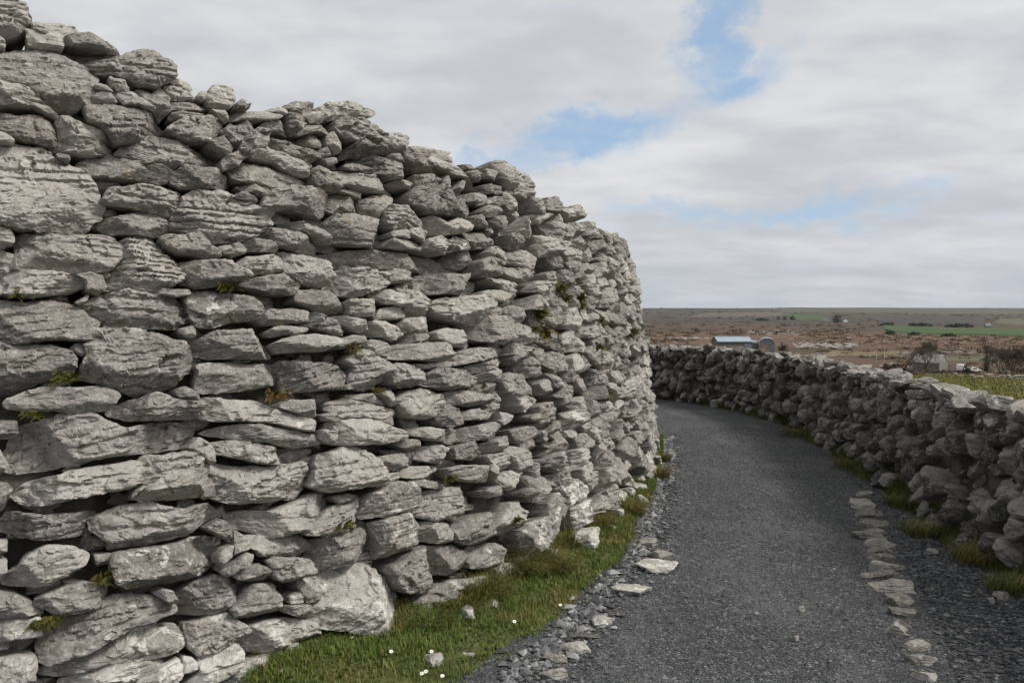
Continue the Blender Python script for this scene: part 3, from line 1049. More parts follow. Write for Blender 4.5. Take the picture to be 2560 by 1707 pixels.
# the remaining stones: seeds in uneven courses, cells cut by their neighbours
rs = np.random.RandomState(11)
seeds = []
v = -0.10
while v < 3.0:
    hrow = rs.uniform(.062, .135) * (1.3 if v < .5 else 1.0)
    u = U0 + rs.uniform(0, .2)
    while u < FORT.len - .1:
        wst = np.clip(hrow * rs.lognormal(math.log(3.3), .42), .13, .75)
        seeds.append((u + wst / 2, v + hrow / 2 + rs.normal(0, .022), wst / 2 * 1.02, hrow / 2 * rs.uniform(.85, 1.5), rs.normal(-.03, .13)))
        u += wst
    v += hrow * .98
seeds = [s_ for s_ in seeds if s_[1] + .4 * s_[3] < top_v(s_[0])]
best = np.full((NU, NV), 1e9, np.float32)
best[lab >= 0] = -1
for i, (su, sv, a, b, an) in enumerate(seeds):
    ku, kv = 2.0 * a, 2.4 * b
    i0, i1 = max(0, int((su - ku - U0) / RES)), min(NU, int((su + ku - U0) / RES) + 1)
    j0, j1 = max(0, int((sv - kv - V0) / RES)), min(NV, int((sv + kv - V0) / RES) + 1)
    if i1 <= i0 or j1 <= j0:
        continue
    X, Y = np.meshgrid(U0 + (np.arange(i0, i1) + .5) * RES - su, V0 + (np.arange(j0, j1) + .5) * RES - sv, indexing='ij')
    p = (X * math.cos(an) + Y * math.sin(an)) / a
    q = (-X * math.sin(an) + Y * math.cos(an)) / b
    dd = (np.abs(p) ** 2.6 + np.abs(q) ** 2.6) ** (1 / 2.6)
    sub = best[i0:i1, j0:j1]
    k = dd < sub
    sub[k] = dd[k]
    lab[i0:i1, j0:j1][k] = i


def march(lab, su, sv, i, rmax, u0=U0, v0=V0, res=RES):
    rr = np.arange(0, rmax, res * .5)
    X = su + np.cos(TH)[:, None] * rr
    Y = sv + np.sin(TH)[:, None] * rr
    I = np.clip(((X - u0) / res).astype(int), 0, lab.shape[0] - 1)
    J = np.clip(((Y - v0) / res).astype(int), 0, lab.shape[1] - 1)
    out = lab[I, J] != i
    out[:, -1] = True
    return rr[np.argmax(out, 1)]


for i, (su, sv, a, b, an) in enumerate(seeds):
    I, J = int((su - U0) / RES), int((sv - V0) / RES)
    if not (0 <= I < NU and 0 <= J < NV):
        continue
    if lab[I, J] != i:
        # cut by traced stones: move to the middle of what is left
        i0, j0 = max(0, I - 24), max(0, J - 12)
        w_ = np.argwhere(lab[i0:I + 24, j0:J + 12] == i)
        if len(w_) < 14:
            continue
        mu = w_[np.argmin(((w_ - w_.mean(0)) ** 2).sum(1))]
        su, sv = U0 + (i0 + mu[0] + .5) * RES, V0 + (j0 + mu[1] + .5) * RES
    R = march(lab, su, sv, i, 1.35 * max(a, b))
    lim = 1.22 / ((np.abs(np.cos(TH - an)) / a) ** 3 + (np.abs(np.sin(TH - an)) / b) ** 3) ** (1 / 3)
    R = np.minimum(R, lim)
    if np.mean(R) < .026:
        continue
    R = np.maximum(angular(smooth_circ(R, 2), rs), .012) * rs.uniform(1.02, 1.12)
    ex = np.stack([R * np.cos(TH), R * np.sin(TH)], -1)
    w_, h_ = np.ptp(ex[:, 0]), np.ptp(ex[:, 1])
    px = project(FORT.pos(np.array([su]), np.array([sv]), 0., FB))[0]
    rec = 2 if (px[0] < 1215 and FORT.pos(np.array([su]), np.array([sv]), 0., FB)[0, 1] > 2.2) else 0
    dist = np.linalg.norm(FORT.pos(np.array([su]), np.array([sv]), 0., FB)[0] - (0, 0, CAMZ))
    fort_stones.append((su, sv, R, w_, h_, w_ * h_ * (F / dist) ** 2 * (.8 if rec == 0 else .1), rec))


def place(curve, batter, uc, vc, P):
    c, t, n = curve.at(np.array([uc]))
    t, n = t[0], n[0]
    C = curve.pos(np.array([uc]), np.array([vc]), 0.0, batter)[0]
    T = np.array([t[0], t[1], 0])
    Nn = np.array([n[0], n[1], batter])
    Nn /= np.linalg.norm(Nn)
    Up = np.cross(Nn, T)
    if Up[2] < 0:
        Up = -Up
    return C + P[:, :1] * T + P[:, 1:2] * Up + P[:, 2:] * Nn


def core_wall(curve, batter, top, inset, thick, m_, name, u0, u1, nu=160, nv=10):
    us = np.linspace(u0, u1, nu)
    rows = []
    tp = np.array([top(x) for x in us])
    for k in range(nv + 1):
        v_ = -.2 + (tp + .2) * k / nv
        rows.append(curve.pos(us, v_, -inset, batter))
    nt = 8
    for k in range(1, nt + 1):
        p_ = curve.pos(us, tp, -inset - thick * k / nt, batter)
        rows.append(p_)
    for k in range(1, 5):
        v_ = tp + (-.2 - tp) * k / 4
        rows.append(curve.pos(us, v_, -inset - thick, batter * 0 + batter * 0))
    V = np.concatenate(rows)
    idx = np.arange(len(V)).reshape(len(rows), nu)
    Q = np.stack([idx[:-1, :-1], idx[:-1, 1:], idx[1:, 1:], idx[1:, :-1]], -1).reshape(-1, 4)
    V = V + .02 * np.stack([vnoise(V * 5), vnoise(V * 5 + 40), vnoise(V * 5 + 80)], -1)
    return mesh(name, V, Q, m_)


fort = core_wall(FORT, FB, lambda x: float(top_v(np.array([x]))[0]) - .11, .20, 2.4, M_CORE, 'fort_wall', .1, FORT.len - .1)
tag(fort, 'tall curving dry stone wall of pale grey limestone slabs beside the gravel path', 'stone wall')

fort_stones.sort(key=lambda s_: -s_[5])
rest = Acc()
for k, (uc, vc, R, w_, h_, ap, kind) in enumerate(fort_stones):
    rng = np.random.RandomState(1000 + k)
    C = FORT.pos(np.array([uc]), np.array([vc]), 0., FB)[0]
    dist = max(np.linalg.norm(C - (0, 0, CAMZ)), 2.0)
    vis = C[1] > .8
    cell = np.clip(dist * .0019, .0056, .020) if vis else .03
    p0 = rng.normal(0, .018) if kind != 2 else -.12 + rng.normal(0, .025)
    if kind == 3:
        p0 = .05
    P, Q = face_stone(R, w_, h_, cell, rng, 'round' if kind == 3 else 'slab', p0, .22)
    Vw = place(FORT, FB, uc, vc, P)
    tone = rng.normal(0, .5)
    lic = np.clip(sstep(np.full(1, vc), .62, .12)[0] * rng.uniform(.35, .95) + (rng.rand() < .10) * .5 + rng.uniform(0, .28), 0, 1)
    if kind == 3:
        tone, lic = .5, .85
    if k < 100:
        mesh('stone', Vw, Q, M_LIME, fort, {'tone': np.full(len(Vw), tone), 'lichen': np.full(len(Vw), lic)}, False)
    else:
        rest.add(Vw, Q, tone=tone, lichen=lic)
# rubble heaped along the top behind the face
rng = np.random.RandomState(77)
for k in range(420):
    u = rng.uniform(.2, FORT.len - .3)
    off = rng.uniform(.22, 2.3)
    P, Q = rock((rng.uniform(.2, .5), rng.uniform(.15, .35), rng.uniform(.08, .18)), rng, .06)
    P = rotz(rotx(P, rng.normal(0, .15)), rng.uniform(0, PI))
    tpv = float(top_v(np.array([u]))[0])
    C = FORT.pos(np.array([u]), np.array([tpv]), -off, FB)[0]
    rest.add(P + C + (0, 0, -.16), Q, tone=rng.normal(0, .3), lichen=.2)
o = rest.build('wall_stones', M_LIME, fort, False)
o['kind'] = 'stuff'

# ------------------------------------------------------------------ the lower field wall on the right
RO = 0.0125
OU, OV = int(OUT.len / RO), int(1.3 / RO)
labo = np.full((OU, OV), -1, np.int32)
besto = np.full((OU, OV), 1e9, np.float32)
rs = np.random.RandomState(23)
oseeds = []
u = 0.05
v = .02
while v < OUT_H - .03:
    hrow = rs.uniform(.15, .23)
    u = rs.uniform(0, .15)
    while u < OUT.len - .1:
        wst = rs.uniform(.09, .21)
        an = rs.choice([-1, 1], p=[.25, .75]) * abs(rs.normal(.40, .35))
        oseeds.append((u + wst / 2, v + hrow / 2 + rs.normal(0, .07), wst / 2 * rs.uniform(.55, 1.0), hrow / 2 * rs.uniform(.85, 1.6), an))
        if oseeds[-1][1] + .8 * oseeds[-1][3] > OUT_H - .03:
            o_ = oseeds[-1]
            b2 = o_[3] * .75
            oseeds[-1] = (o_[0], min(o_[1], OUT_H - .03 - .8 * b2), o_[2], b2, o_[4])
        u += wst * .97
    v += hrow * .95
for i, (su, sv, a, b, an) in enumerate(oseeds):
    k_ = 2.3 * max(a, b)
    i0, i1 = max(0, int((su - k_) / RO)), min(OU, int((su + k_) / RO) + 1)
    j0, j1 = max(0, int((sv - k_) / RO)), min(OV, int((sv + k_) / RO) + 1)
    if i1 <= i0 or j1 <= j0:
        continue
    X, Y = np.meshgrid((np.arange(i0, i1) + .5) * RO - su, (np.arange(j0, j1) + .5) * RO - sv, indexing='ij')
    p = (X * math.cos(an) + Y * math.sin(an)) / a
    q = (-X * math.sin(an) + Y * math.cos(an)) / b
    dd = (np.abs(p) ** 2.3 + np.abs(q) ** 2.3) ** (1 / 2.3)
    sub = besto[i0:i1, j0:j1]
    kk = dd < sub
    sub[kk] = dd[kk]
    labo[i0:i1, j0:j1][kk] = i
fw = core_wall(OUT, OB, lambda x: OUT_H - .12, .10, .20, M_CORE, 'field_wall', .05, OUT.len - .05, 200, 6)
tag(fw, 'low dry stone field wall of dark rounded stones curving along the right of the path', 'stone wall')
pieces = []
for i, (su, sv, a, b, an) in enumerate(oseeds):
    I, J = int(su / RO), int(sv / RO)
    if not (0 <= I < OU and 0 <= J < OV) or labo[I, J] != i:
        continue
    R = march(labo, su, sv, i, 1.5 * max(a, b), 0, 0, RO)
    lim = 1.12 / ((np.abs(np.cos(TH - an)) / a) ** 2.4 + (np.abs(np.sin(TH - an)) / b) ** 2.4) ** (1 / 2.4)
    R = np.minimum(R, lim)
    if R.mean() < .025:
        continue
    R = np.maximum(smooth_circ(angular(smooth_circ(R, 2), rs, 5, 8), 1), .015)
    rng = np.random.RandomState(5000 + i)
    ex = np.stack([R * np.cos(TH), R * np.sin(TH)], -1)
    w_, h_ = np.ptp(ex[:, 0]), np.ptp(ex[:, 1])
    C = OUT.pos(np.array([su]), np.array([sv]), 0., OB)[0]
    dist = max(np.linalg.norm(C - (0, 0, CAMZ)), 2.5)
    P, Q = face_stone(R, w_, h_, np.clip(dist * .0019, .0095, .026), rng, 'round', rng.normal(0, .045), .16)
    inview = C[1] > 3.5 and C[0] / max(C[1], .1) < .66
    pieces.append((w_ * h_ / dist ** 2 * (1 if inview else .01), place(OUT, OB, su, sv, P), Q, rng.normal(0, .5), np.clip(rng.uniform(.1, .6) + (.3 if sv > .8 else 0), 0, 1)))
# capping stones laid along the top
rng = np.random.RandomState(31)
u = .1
while u < OUT.len - .2:
    wd = rng.uniform(.12, .30)
    dist = max(np.linalg.norm(OUT.at(np.array([u]))[0][0]), 2.5)
    for off in (-.06, -.24):
        P, Q = rock((wd * rng.uniform(.95, 1.25), rng.uniform(.24, .36), rng.uniform(.07, .13)), rng, max(.012, dist * .0020), 1.0, 4.0, 4)
        P = roty(rotx(P, rng.normal(0, .22)), rng.normal(0, .24))
        c, t, n = OUT.at(np.array([u + wd / 2]))
        P = rotz(P, math.atan2(t[0, 1], t[0, 0]) + rng.normal(0, .25))
        z = OUT_H + rng.uniform(-.045, .03) - (.05 if off < -.2 else 0)
        C = OUT.pos(np.array([u + wd / 2]), np.array([z]), off + rng.normal(0, .03), OB)[0]
        inview = C[1] > 3.5
        pieces.append((wd * .12 / dist ** 2 * (.9 if inview and off == -.07 else .05), P + C, Q, rng.normal(.4, .6), rng.uniform(.3, .8)))  # caps toned paler: the light on the wall top is put into their colour
    u += wd * .88
# far face of the wall (seen only from other places)
pieces.sort(key=lambda s_: -s_[0])
rest = Acc()
for k, (ar, Vw, Q, tone, lic) in enumerate(pieces):
    if k < 100:
        mesh('stone', Vw, Q, M_FIELD, fw, {'tone': np.full(len(Vw), tone), 'lichen': np.full(len(Vw), lic)}, False)
    else:
        rest.add(Vw, Q, tone=tone, lichen=lic)
o = rest.build('wall_stones', M_FIELD, fw, False)
o['kind'] = 'stuff'

# ------------------------------------------------------------------ ground, path
M_GROUND, t, b = mat('moor', .95, .1)
o = t.obj()
x_, y_, z_ = t.sep(o)
q = t.scale(o, (.006, .016, 0))
a1 = t.noise(q, 1.0, 8, .62)
a2 = t.noise(t.vm('ADD', t.scale(o, (.02, .05, 0)), (5, 3, 1)), 1.0, 8, .66)
a3 = t.noise(t.scale(o, (.15, .32, 0)), 1.0, 6, .65)
c = t.mix(t.step(a1, .38, .62), (.105, .064, .044), (.070, .051, .040))
c = t.mix(t.step(a2, .47, .62, 0, .75), c, (.046, .042, .024))
far = t.step(y_, 700, 1700)
c = t.mix(t.m('MULTIPLY', far, .8), c, (.060, .055, .046))
c = t.mix(t.m('MULTIPLY', t.m('MULTIPLY', far, t.step(a1, .50, .60)), .7), c, (.062, .072, .036))
c = t.mix(t.m('MULTIPLY', t.m('MULTIPLY', far, t.step(a2, .36, .46, 1, 0)), .6), c, (.040, .036, .036))
c = t.mix(t.step(a3, .45, .75, 0, .45), c, (.05, .042, .03))
warm = t.m('MULTIPLY', t.step(y_, 330, 430), t.step(y_, 600, 750, 1, 0))
c = t.mix(t.m('MULTIPLY', warm, t.step(a1, .42, .6, .15, .6)), c, (.17, .105, .066))
edge = t.m('SUBTRACT', t.m('SUBTRACT', x_, 19.7), t.m('MULTIPLY', t.m('SUBTRACT', y_, 32.0), .19))
nearf = t.m('MULTIPLY', t.step(y_, 49, 53, 1, 0), t.m('MAXIMUM', t.step(edge, -.6, .8, 1, 0), t.step(y_, 29, 33, 1, 0)))
g1 = t.noise(o, 1.1, 7, .65)
gc = t.mix(t.step(g1, .38, .62), (.065, .092, .018), (.12, .10, .035))
gc = t.mix(t.step(t.noise(o, 6, 6, .7), .45, .7, 0, .6), gc, (.06, .085, .018))
c = t.mix(nearf, c, gc)
t.link(c, b.inputs['Base Color'])
t.link(t.bump(t.noise(o, 9, 6, .7), .8, .05), b.inputs['Normal'])

ang = np.radians(np.concatenate([np.arange(-180, -8, 4.0), np.arange(-8, 44, .22), np.arange(44, 181, 4.0)]))
rad = np.concatenate([[0.02], np.geomspace(2, 6500, 190)])
AA, RR = np.meshgrid(ang, rad, indexing='ij')
X, Y = RR * np.sin(AA), RR * np.cos(AA)
Z = terr(X, Y)
V = np.stack([X.ravel(), Y.ravel(), Z.ravel() - .012], -1)
idx = np.arange(len(V)).reshape(AA.shape)
Q = np.stack([idx[:-1, :-1], idx[1:, :-1], idx[1:, 1:], idx[:-1, 1:]], -1).reshape(-1, 4)
tag(mesh('ground', V, Q, M_GROUND), 'brown moorland and green pasture falling away to low hills', kind='structure')

M_PATH, t, b = mat('gravel', .85, .25)
o = t.obj()
o2 = t.vm('ADD', o, t.scale(t.noise(o, 30, 3, .6, 0, 1), (.02, .02, .02)))
v1 = t.voro(o2, 95, 'F1', 1)
v1d = t.voro(o2, 95, 'F1', 0)
v2 = t.voro(o2, 48, 'F1', 1)
sv = t.sep(v1)[0]
c = t.mix(sv, (.024, .026, .029), (.092, .096, .102))
c = t.mix(t.step(t.sep(v2)[1], .86, .95, 0, .8), c, (.16, .163, .165))
c = t.mix(t.step(t.sep(v1)[2], .95, .99, 0, .9), c, (.32, .31, .30))
big = t.noise(o, 1.3, 6, .65)
c = t.mix(t.step(big, .4, .7, 0, .45), c, (.042, .044, .047))
c = t.mix(t.step(t.noise(t.scale(o, (1.3, .5, 1)), 1.8, 8, .72), .46, .66, 0, .6), c, (.125, .127, .128))
t.link(c, b.inputs['Base Color'])
hgt = t.m('ADD', t.m('MULTIPLY', v1d, 1.0), t.m('MULTIPLY', t.noise(o, 160, 3, .6), .4))
t.link(t.bump(hgt, 1.0, .008), b.inputs['Normal'])


def resample(P, n):
    P = np.asarray(P, float)
    L = np.concatenate([[0], np.cumsum(np.linalg.norm(np.diff(P, axis=0), axis=1))])
    u = np.linspace(0, L[-1], n)
    return np.stack([np.interp(u, L, P[:, k]) for k in (0, 1)], -1)


kf = FORT.u > 3.0
Lp = np.vstack([[(-7, -5), (-6.5, 0.3)], (FORT.c - .35 * FORT.n)[kf][::25]])
Rp = np.vstack([[(2.95, -5), (2.95, -2)], (OUT.c - .35 * OUT.n)[::25]])
Lr, Rr_ = resample(Lp, 240), resample(Rp, 240)
M_ = 60
V = np.concatenate([Lr[:, None, :] * (1 - k) + Rr_[:, None, :] * k for k in [np.linspace(0, 1, M_)[None, :, None]]])
V = V.reshape(-1, 2)
Zp = .006 + .012 * fbm(np.stack([V[:, 0] * 1.3, V[:, 1] * 1.3, 0 * V[:, 0]], -1), 3)
V = np.column_stack([V, Zp + .012])
idx = np.arange(len(V)).reshape(240, M_)
Q = np.stack([idx[:-1, :-1], idx[:-1, 1:], idx[1:, 1:], idx[1:, :-1]], -1).reshape(-1, 4)
tag(mesh('path', V, Q, M_PATH), 'dark blue grey gravel path curving between the two stone walls', kind='structure')


def path_z(x, y):
    return .018 + .012 * fbm(np.stack([np.ravel(x) * 1.3, np.ravel(y) * 1.3, 0 * np.ravel(x)], -1), 3)


# ------------------------------------------------------------------ grass verges
VERGE = np.array([on_flat(*p)[:2] for p in [(1120, 2050), (1210, 1830), (1287, 1707), (1367, 1624), (1451, 1549), (1503, 1474), (1572, 1409), (1602, 1357), (1606, 1311), (1632, 1268), (1652, 1200), (1661, 1140), (1663, 1100)]])
vr = resample(VERGE, 120)
_bc = FORT.c[(FORT.u > 3.2)]
_d = ((_bc[None, :, :] - VERGE[-1][None, None, :]) ** 2).sum(-1).argmin()
fr_ = resample(_bc[:_d + 1], 120) - .12 * np.array([0.8, -.6])
KM = 14
V = (fr_[:, None, :] * (1 - np.linspace(0, 1, KM)[None, :, None]) + vr[:, None, :] * np.linspace(0, 1, KM)[None, :, None]).reshape(-1, 2)
kk = np.tile(np.linspace(0, 1, KM), 120)
ZV = .035 + .05 * (1 - kk) + .015 * fbm(np.stack([V[:, 0] * 4, V[:, 1] * 4, 0 * kk], -1), 3) - .05 * sstep(kk, .86, 1.0) - .13 * sstep(V[:, 0], -1.08, -1.3)
idx = np.arange(len(V)).reshape(120, KM)
Q = np.stack([idx[:-1, :-1], idx[:-1, 1:], idx[1:, 1:], idx[1:, :-1]], -1).reshape(-1, 4)
M_SOIL = plain('turf_soil', (.062, .070, .020), .95, .5, 14, .02)
tag(mesh('verge', np.column_stack([V, ZV]), Q, M_SOIL), 'turf strip along the foot of the tall wall', kind='structure')
VG, VGZ = V.reshape(120, KM, 2), ZV.reshape(120, KM)

# right verge at the foot of the field wall
ku = np.linspace(3.0, 16.8, 160)
wd = .17 + .09 * vnoise(np.stack([ku * 1.4, 0 * ku, 0 * ku], -1)) - .12 * sstep(ku, 11, 15)
RV, RVZ = [], []
for j in range(8):
    f_ = j / 7
    c, tt, nn = OUT.at(ku)
    RV.append(c + nn * (f_ * wd - .08)[:, None])
    RVZ.append(.11 * (1 - f_) - .015 * f_ + .03 * vnoise(np.stack([ku * 5, ku * 0 + j, 0 * ku], -1)) * (1 - f_))
RV = np.stack(RV, 1)
RVZ = np.stack(RVZ, 1)
idx = np.arange(160 * 8).reshape(160, 8)
Q = np.stack([idx[:-1, :-1], idx[1:, :-1], idx[1:, 1:], idx[:-1, 1:]], -1).reshape(-1, 4)
tag(mesh('verge', np.column_stack([RV.reshape(-1, 2), RVZ.ravel()]), Q, M_SOIL), 'grassy bank at the foot of the low field wall', kind='structure')

M_GRASS, t, b = mat('grass', .75, .2)
ga = t.attr('dry')
gb = t.attr('shade')
c = t.mix(gb, (.040, .075, .013), (.135, .185, .036))
c = t.mix(ga, c, (.27, .185, .080))
t.link(c, b.inputs['Base Color'])


class Blades:
    def __init__(s):
        s.rows = []

    def add(s, base, n_dir, length, width, lean, dry, shade):
        s.rows.append((base, n_dir, length, width, lean, dry, shade))

    def build(s, name):
        B = np.concatenate([r[0] for r in s.rows])
        A = np.concatenate([r[1] for r in s.rows])
        Ln = np.concatenate([r[2] for r in s.rows])
        Wd = np.concatenate([r[3] for r in s.rows])
        Le = np.concatenate([r[4] for r in s.rows])
        Dr = np.concatenate([r[5] for r in s.rows])
        Sh = np.concatenate([r[6] for r in s.rows])
        N = len(B)
        dirx = np.stack([np.cos(A), np.sin(A), 0 * A], -1)
        side = np.stack([-np.sin(A), np.cos(A), 0 * A], -1) * (Wd / 2)[:, None]
        lv = []
        pt = B.copy()
        an = Le * .35
        lv.append(pt.copy())
        for k in range(3):
            pt = pt + (dirx * np.sin(an)[:, None] + np.array([0, 0, 1]) * np.cos(an)[:, None]) * (Ln / 3)[:, None]
            an = an + Le * .65
            lv.append(pt.copy())
        V = np.stack([lv[0] - side, lv[0] + side, lv[1] - side * .9, lv[1] + side * .9, lv[2] - side * .6, lv[2] + side * .6, lv[3]], 1).reshape(-1, 3)
        i = np.arange(N)[:, None] * 7
        Q = np.concatenate([i + [0, 1, 3, 2], i + [2, 3, 5, 4]])
        T = i + [4, 5, 6]
        dry = np.repeat(Dr, 7).reshape(N, 7) * np.array([.5, .5, .8, .8, 1, 1, 1])
        return mesh(name, V, [Q, T], M_GRASS, None, {'dry': dry.ravel(), 'shade': np.repeat(Sh, 7)})


rg = np.random.RandomState(8)
gr = Blades()


def scatter(grid, gz, n, bias=None):
    I, J = grid.shape[:2]
    i = rg.uniform(0, I - 1.001, n)
    j = rg.uniform(0, J - 1.001, n)
    if bias is not None:
        j = (J - 1.001) * rg.rand(n) ** bias
    i0, j0 = i.astype(int), j.astype(int)
    fi, fj = (i - i0)[:, None], (j - j0)[:, None]
    full = np.concatenate([grid, gz[..., None]], -1)
    return full[i0, j0] * (1 - fi) * (1 - fj) + full[i0 + 1, j0] * fi * (1 - fj) + full[i0, j0 + 1] * (1 - fi) * fj + full[i0 + 1, j0 + 1] * fi * fj


B = scatter(VG, VGZ, 125000)
B = B[B[:, 0] > -1.17 + .06 * vnoise(B * 9)]
n = len(B)
clump = fbm(np.stack([B[:, 0] * 5, B[:, 1] * 5, 0 * B[:, 0]], -1), 3)
dryp = sstep(fbm(np.stack([B[:, 0] * 3.1 + 9, B[:, 1] * 3.1, 0 * B[:, 0]], -1), 3), -.05, .45)
keep = rg.rand(n) < (.72 + clump)
B, clump, dryp = B[keep], clump[keep], dryp[keep]
n = len(B)
gr.add(B, rg.uniform(0, 2 * PI, n), rg.uniform(.014, .045, n) * (1 + .9 * np.clip(clump, -.4, 1)), rg.uniform(.0025, .005, n), rg.uniform(.1, 1.1, n),
       np.clip(dryp * rg.uniform(.2, 1.1, n) + (rg.rand(n) < .14) * .7, 0, 1), rg.rand(n))
B = scatter(VG, VGZ, 9000)
B = B[B[:, 0] > -1.15]
B = B[fbm(np.stack([B[:, 0] * 6, B[:, 1] * 6 + 40, 0 * B[:, 0]], -1), 2) > .05]
n = len(B)
gr.add(B, rg.uniform(0, 2 * PI, n), rg.uniform(.02, .045, n), rg.uniform(.008, .015, n), rg.uniform(.7, 1.5, n), np.clip(rg.normal(.05, .15, n), 0, 1), rg.rand(n) * .6)
B = scatter(RV, RVZ, 30000, 2.2)
n = len(B)
gr.add(B, rg.uniform(0, 2 * PI, n), rg.uniform(.02, .08, n), rg.uniform(.003, .006, n), rg.uniform(.1, 1.0, n), np.clip(rg.rand(n) * .7 - .2, 0, 1), rg.rand(n) * .25)  # bank blades held dark: the wall's shade is put into their green
# long tussocks against the stones
for (px, py, rr, ln, nb, dr) in ((1205, 1490, .14, .22, 900, .45), (1275, 1440, .16, .26, 1300, .45), (1330, 1415, .14, .27, 1200, .55), (1420, 1370, .12, .22, 700, .65),
                                 (1150, 1520, .14, .16, 700, .4), (1500, 1320, .10, .2, 500, .7), (1570, 1280, .14, .2, 600, .75), (1640, 1190, .14, .2, 700, .75),
                                 (1380, 1430, .14, .2, 700, .45), (1075, 1560, .12, .12, 500, .3), (1655, 1150, .10, .18, 400, .6), (720, 1650, .14, .10, 500, .7),
                                 (2300, 1330, .14, .16, 500, .4), (2250, 1260, .14, .15, 500, .4), (2440, 1400, .14, .18, 600, .6), (2130, 1165, .2, .16, 500, .5), (1990, 1085, .25, .15, 500, .6),
                                 (2520, 1470, .12, .14, 500, .4)):
    c = on_flat(px, py, .04)
    r_ = rr * np.sqrt(rg.rand(nb))
    a_ = rg.uniform(0, 2 * PI, nb)
    B = np.stack([c[0] + r_ * np.cos(a_), c[1] + r_ * np.sin(a_), np.full(nb, .03)], -1)
    wind = np.where(rg.rand(nb) < .6, rg.normal(-.55, .6, nb), a_)
    gr.add(B, wind, rg.uniform(.45, 1.0, nb) * ln * 1.0, rg.uniform(.0025, .0045, nb), rg.uniform(.5, 1.15, nb), np.clip(rg.normal(dr - .12, .35, nb), 0, 1), rg.rand(nb) * .8)
# pasture beyond the field wall
nn_ = 30000
yy = rg.uniform(13, 44, nn_) ** 1.0
xx = yy * rg.uniform(.30, .68, nn_)
okk = np.ones(nn_, bool)
dmin = np.array([np.min((OUT.c[:, 0] - a) ** 2 + (OUT.c[:, 1] - b_) ** 2) for a, b_ in zip(xx[:1], yy[:1])])
xr = np.interp(yy, OUT.c[:700, 1], OUT.c[:700, 0])
okk = xx > xr + .8
xx, yy = xx[okk], yy[okk]
n = len(xx)
tz = terr(xx, yy)
cl2 = fbm(np.stack([xx * .7, yy * .7, 0 * xx], -1), 3)
gr.add(np.stack([xx, yy, tz - .01], -1), rg.uniform(0, 2 * PI, n), rg.uniform(.04, .12, n) * (1 + cl2), rg.uniform(.012, .03, n), rg.uniform(.2, 1.0, n), np.clip(rg.normal(.45, .3, n) + cl2 * .5, 0, 1), rg.rand(n))
tag(gr.build('grass'), 'short green and straw coloured grass along the wall feet and pasture', 'grass', kind='stuff')

# ------------------------------------------------------------------ gravel chips
M_CHIP, t, b = mat('stone_chip', .85, .25)
ct = t.attr('tone')
t.link(t.mix(ct, (.022, .024, .028), (.30, .30, .30)), b.inputs['Base Color'])
OCT = np.array([(1, 0, 0), (-1, 0, 0), (0, 1, 0), (0, -1, 0), (0, 0, 1), (0, 0, -1)], float)
OT = np.array([(0, 2, 4), (2, 1, 4), (1, 3, 4), (3, 0, 4), (2, 0, 5), (1, 2, 5), (3, 1, 5), (0, 3, 5)])


def chips(n, xs, ys, smin, smax, tones, zoff=0.0):
    sz = rg.uniform(smin, smax, n) * (1 + .6 * (rg.rand(n) < .1))
    V = OCT[None] * (1 + .35 * rg.normal(size=(n, 6, 3))) * sz[:, None, None] * .5
    V[:, :, 2] *= .55
    V[:, :, 0] *= rg.uniform(.8, 1.7, n)[:, None]
    a = rg.uniform(0, 2 * PI, n)
    x2 = V[:, :, 0] * np.cos(a)[:, None] - V[:, :, 1] * np.sin(a)[:, None]
    y2 = V[:, :, 0] * np.sin(a)[:, None] + V[:, :, 1] * np.cos(a)[:, None]
    V = np.stack([x2, y2, V[:, :, 2]], -1) + np.stack([xs, ys, path_z(xs, ys) + zoff + sz * .12], -1)[:, None, :]
    T = (OT[None] + (np.arange(n) * 6)[:, None, None]).reshape(-1, 3)
    return V.reshape(-1, 3), T, np.repeat(tones, 6)


CH = Acc()
n = 60000
dd = 3.3 * np.exp(rg.rand(n) * math.log(12 / 3.3))
lx = np.interp(dd, VERGE[2:, 1], VERGE[2:, 0])
rx = np.interp(dd, OUT.c[:700, 1], OUT.c[:700, 0])
xx = lx + .02 + (rx - lx - .1) * rg.rand(n)
sm = .0055 * np.clip(dd / 4.5, 1, 2.2)
V, T, tn = chips(n, xx, dd, .005, .012, np.clip(rg.beta(1.3, 4.5, n) + (rg.rand(n) < .03) * .5, 0, 1))
CH.add(V, None, T, tone=tn)
# coarser stone along the left edge of the path and in the side strip at the right
n = 5200
k = rg.rand(n) ** .8
P = VERGE[2:][np.minimum((rg.rand(n) ** 1.2 * 9).astype(int), 9)]
P2 = resample(VERGE[1:], 400)
ii = (399 * rg.rand(n) ** 1.4).astype(int)
P = P2[ii]
V, T, tn = chips(n, P[:, 0] + np.abs(rg.normal(0, .11, n)) - .05, P[:, 1] - rg.normal(0.0, .05, n), .010, .032, np.clip(rg.beta(1.6, 3.6, n), 0, 1), .004)
CH.add(V, None, T, tone=tn)
KERB_PX = [(2135, 1225), (2165, 1270), (2190, 1330), (2215, 1400), (2245, 1480), (2290, 1580), (2325, 1690), (2370, 1800)]
KP = np.array([on_flat(*p)[:2] for p in KERB_PX])
n = 9000
yy = 3.0 + 5.0 * rg.rand(n) ** 1.3
kx = np.interp(yy, KP[::-1, 1], KP[::-1, 0])
rx = np.interp(yy, OUT.c[:700, 1], OUT.c[:700, 0])
xx = kx + .1 + (rx - kx - .2) * rg.rand(n)
V, T, tn = chips(n, xx, yy, .010, .026, np.clip(rg.beta(1.2, 5.0, n), 0, 1), .002)
CH.add(V, None, T, tone=tn)
n = 260
P3 = resample(VERGE[2:], 400)
ii = rg.randint(0, 400, n)
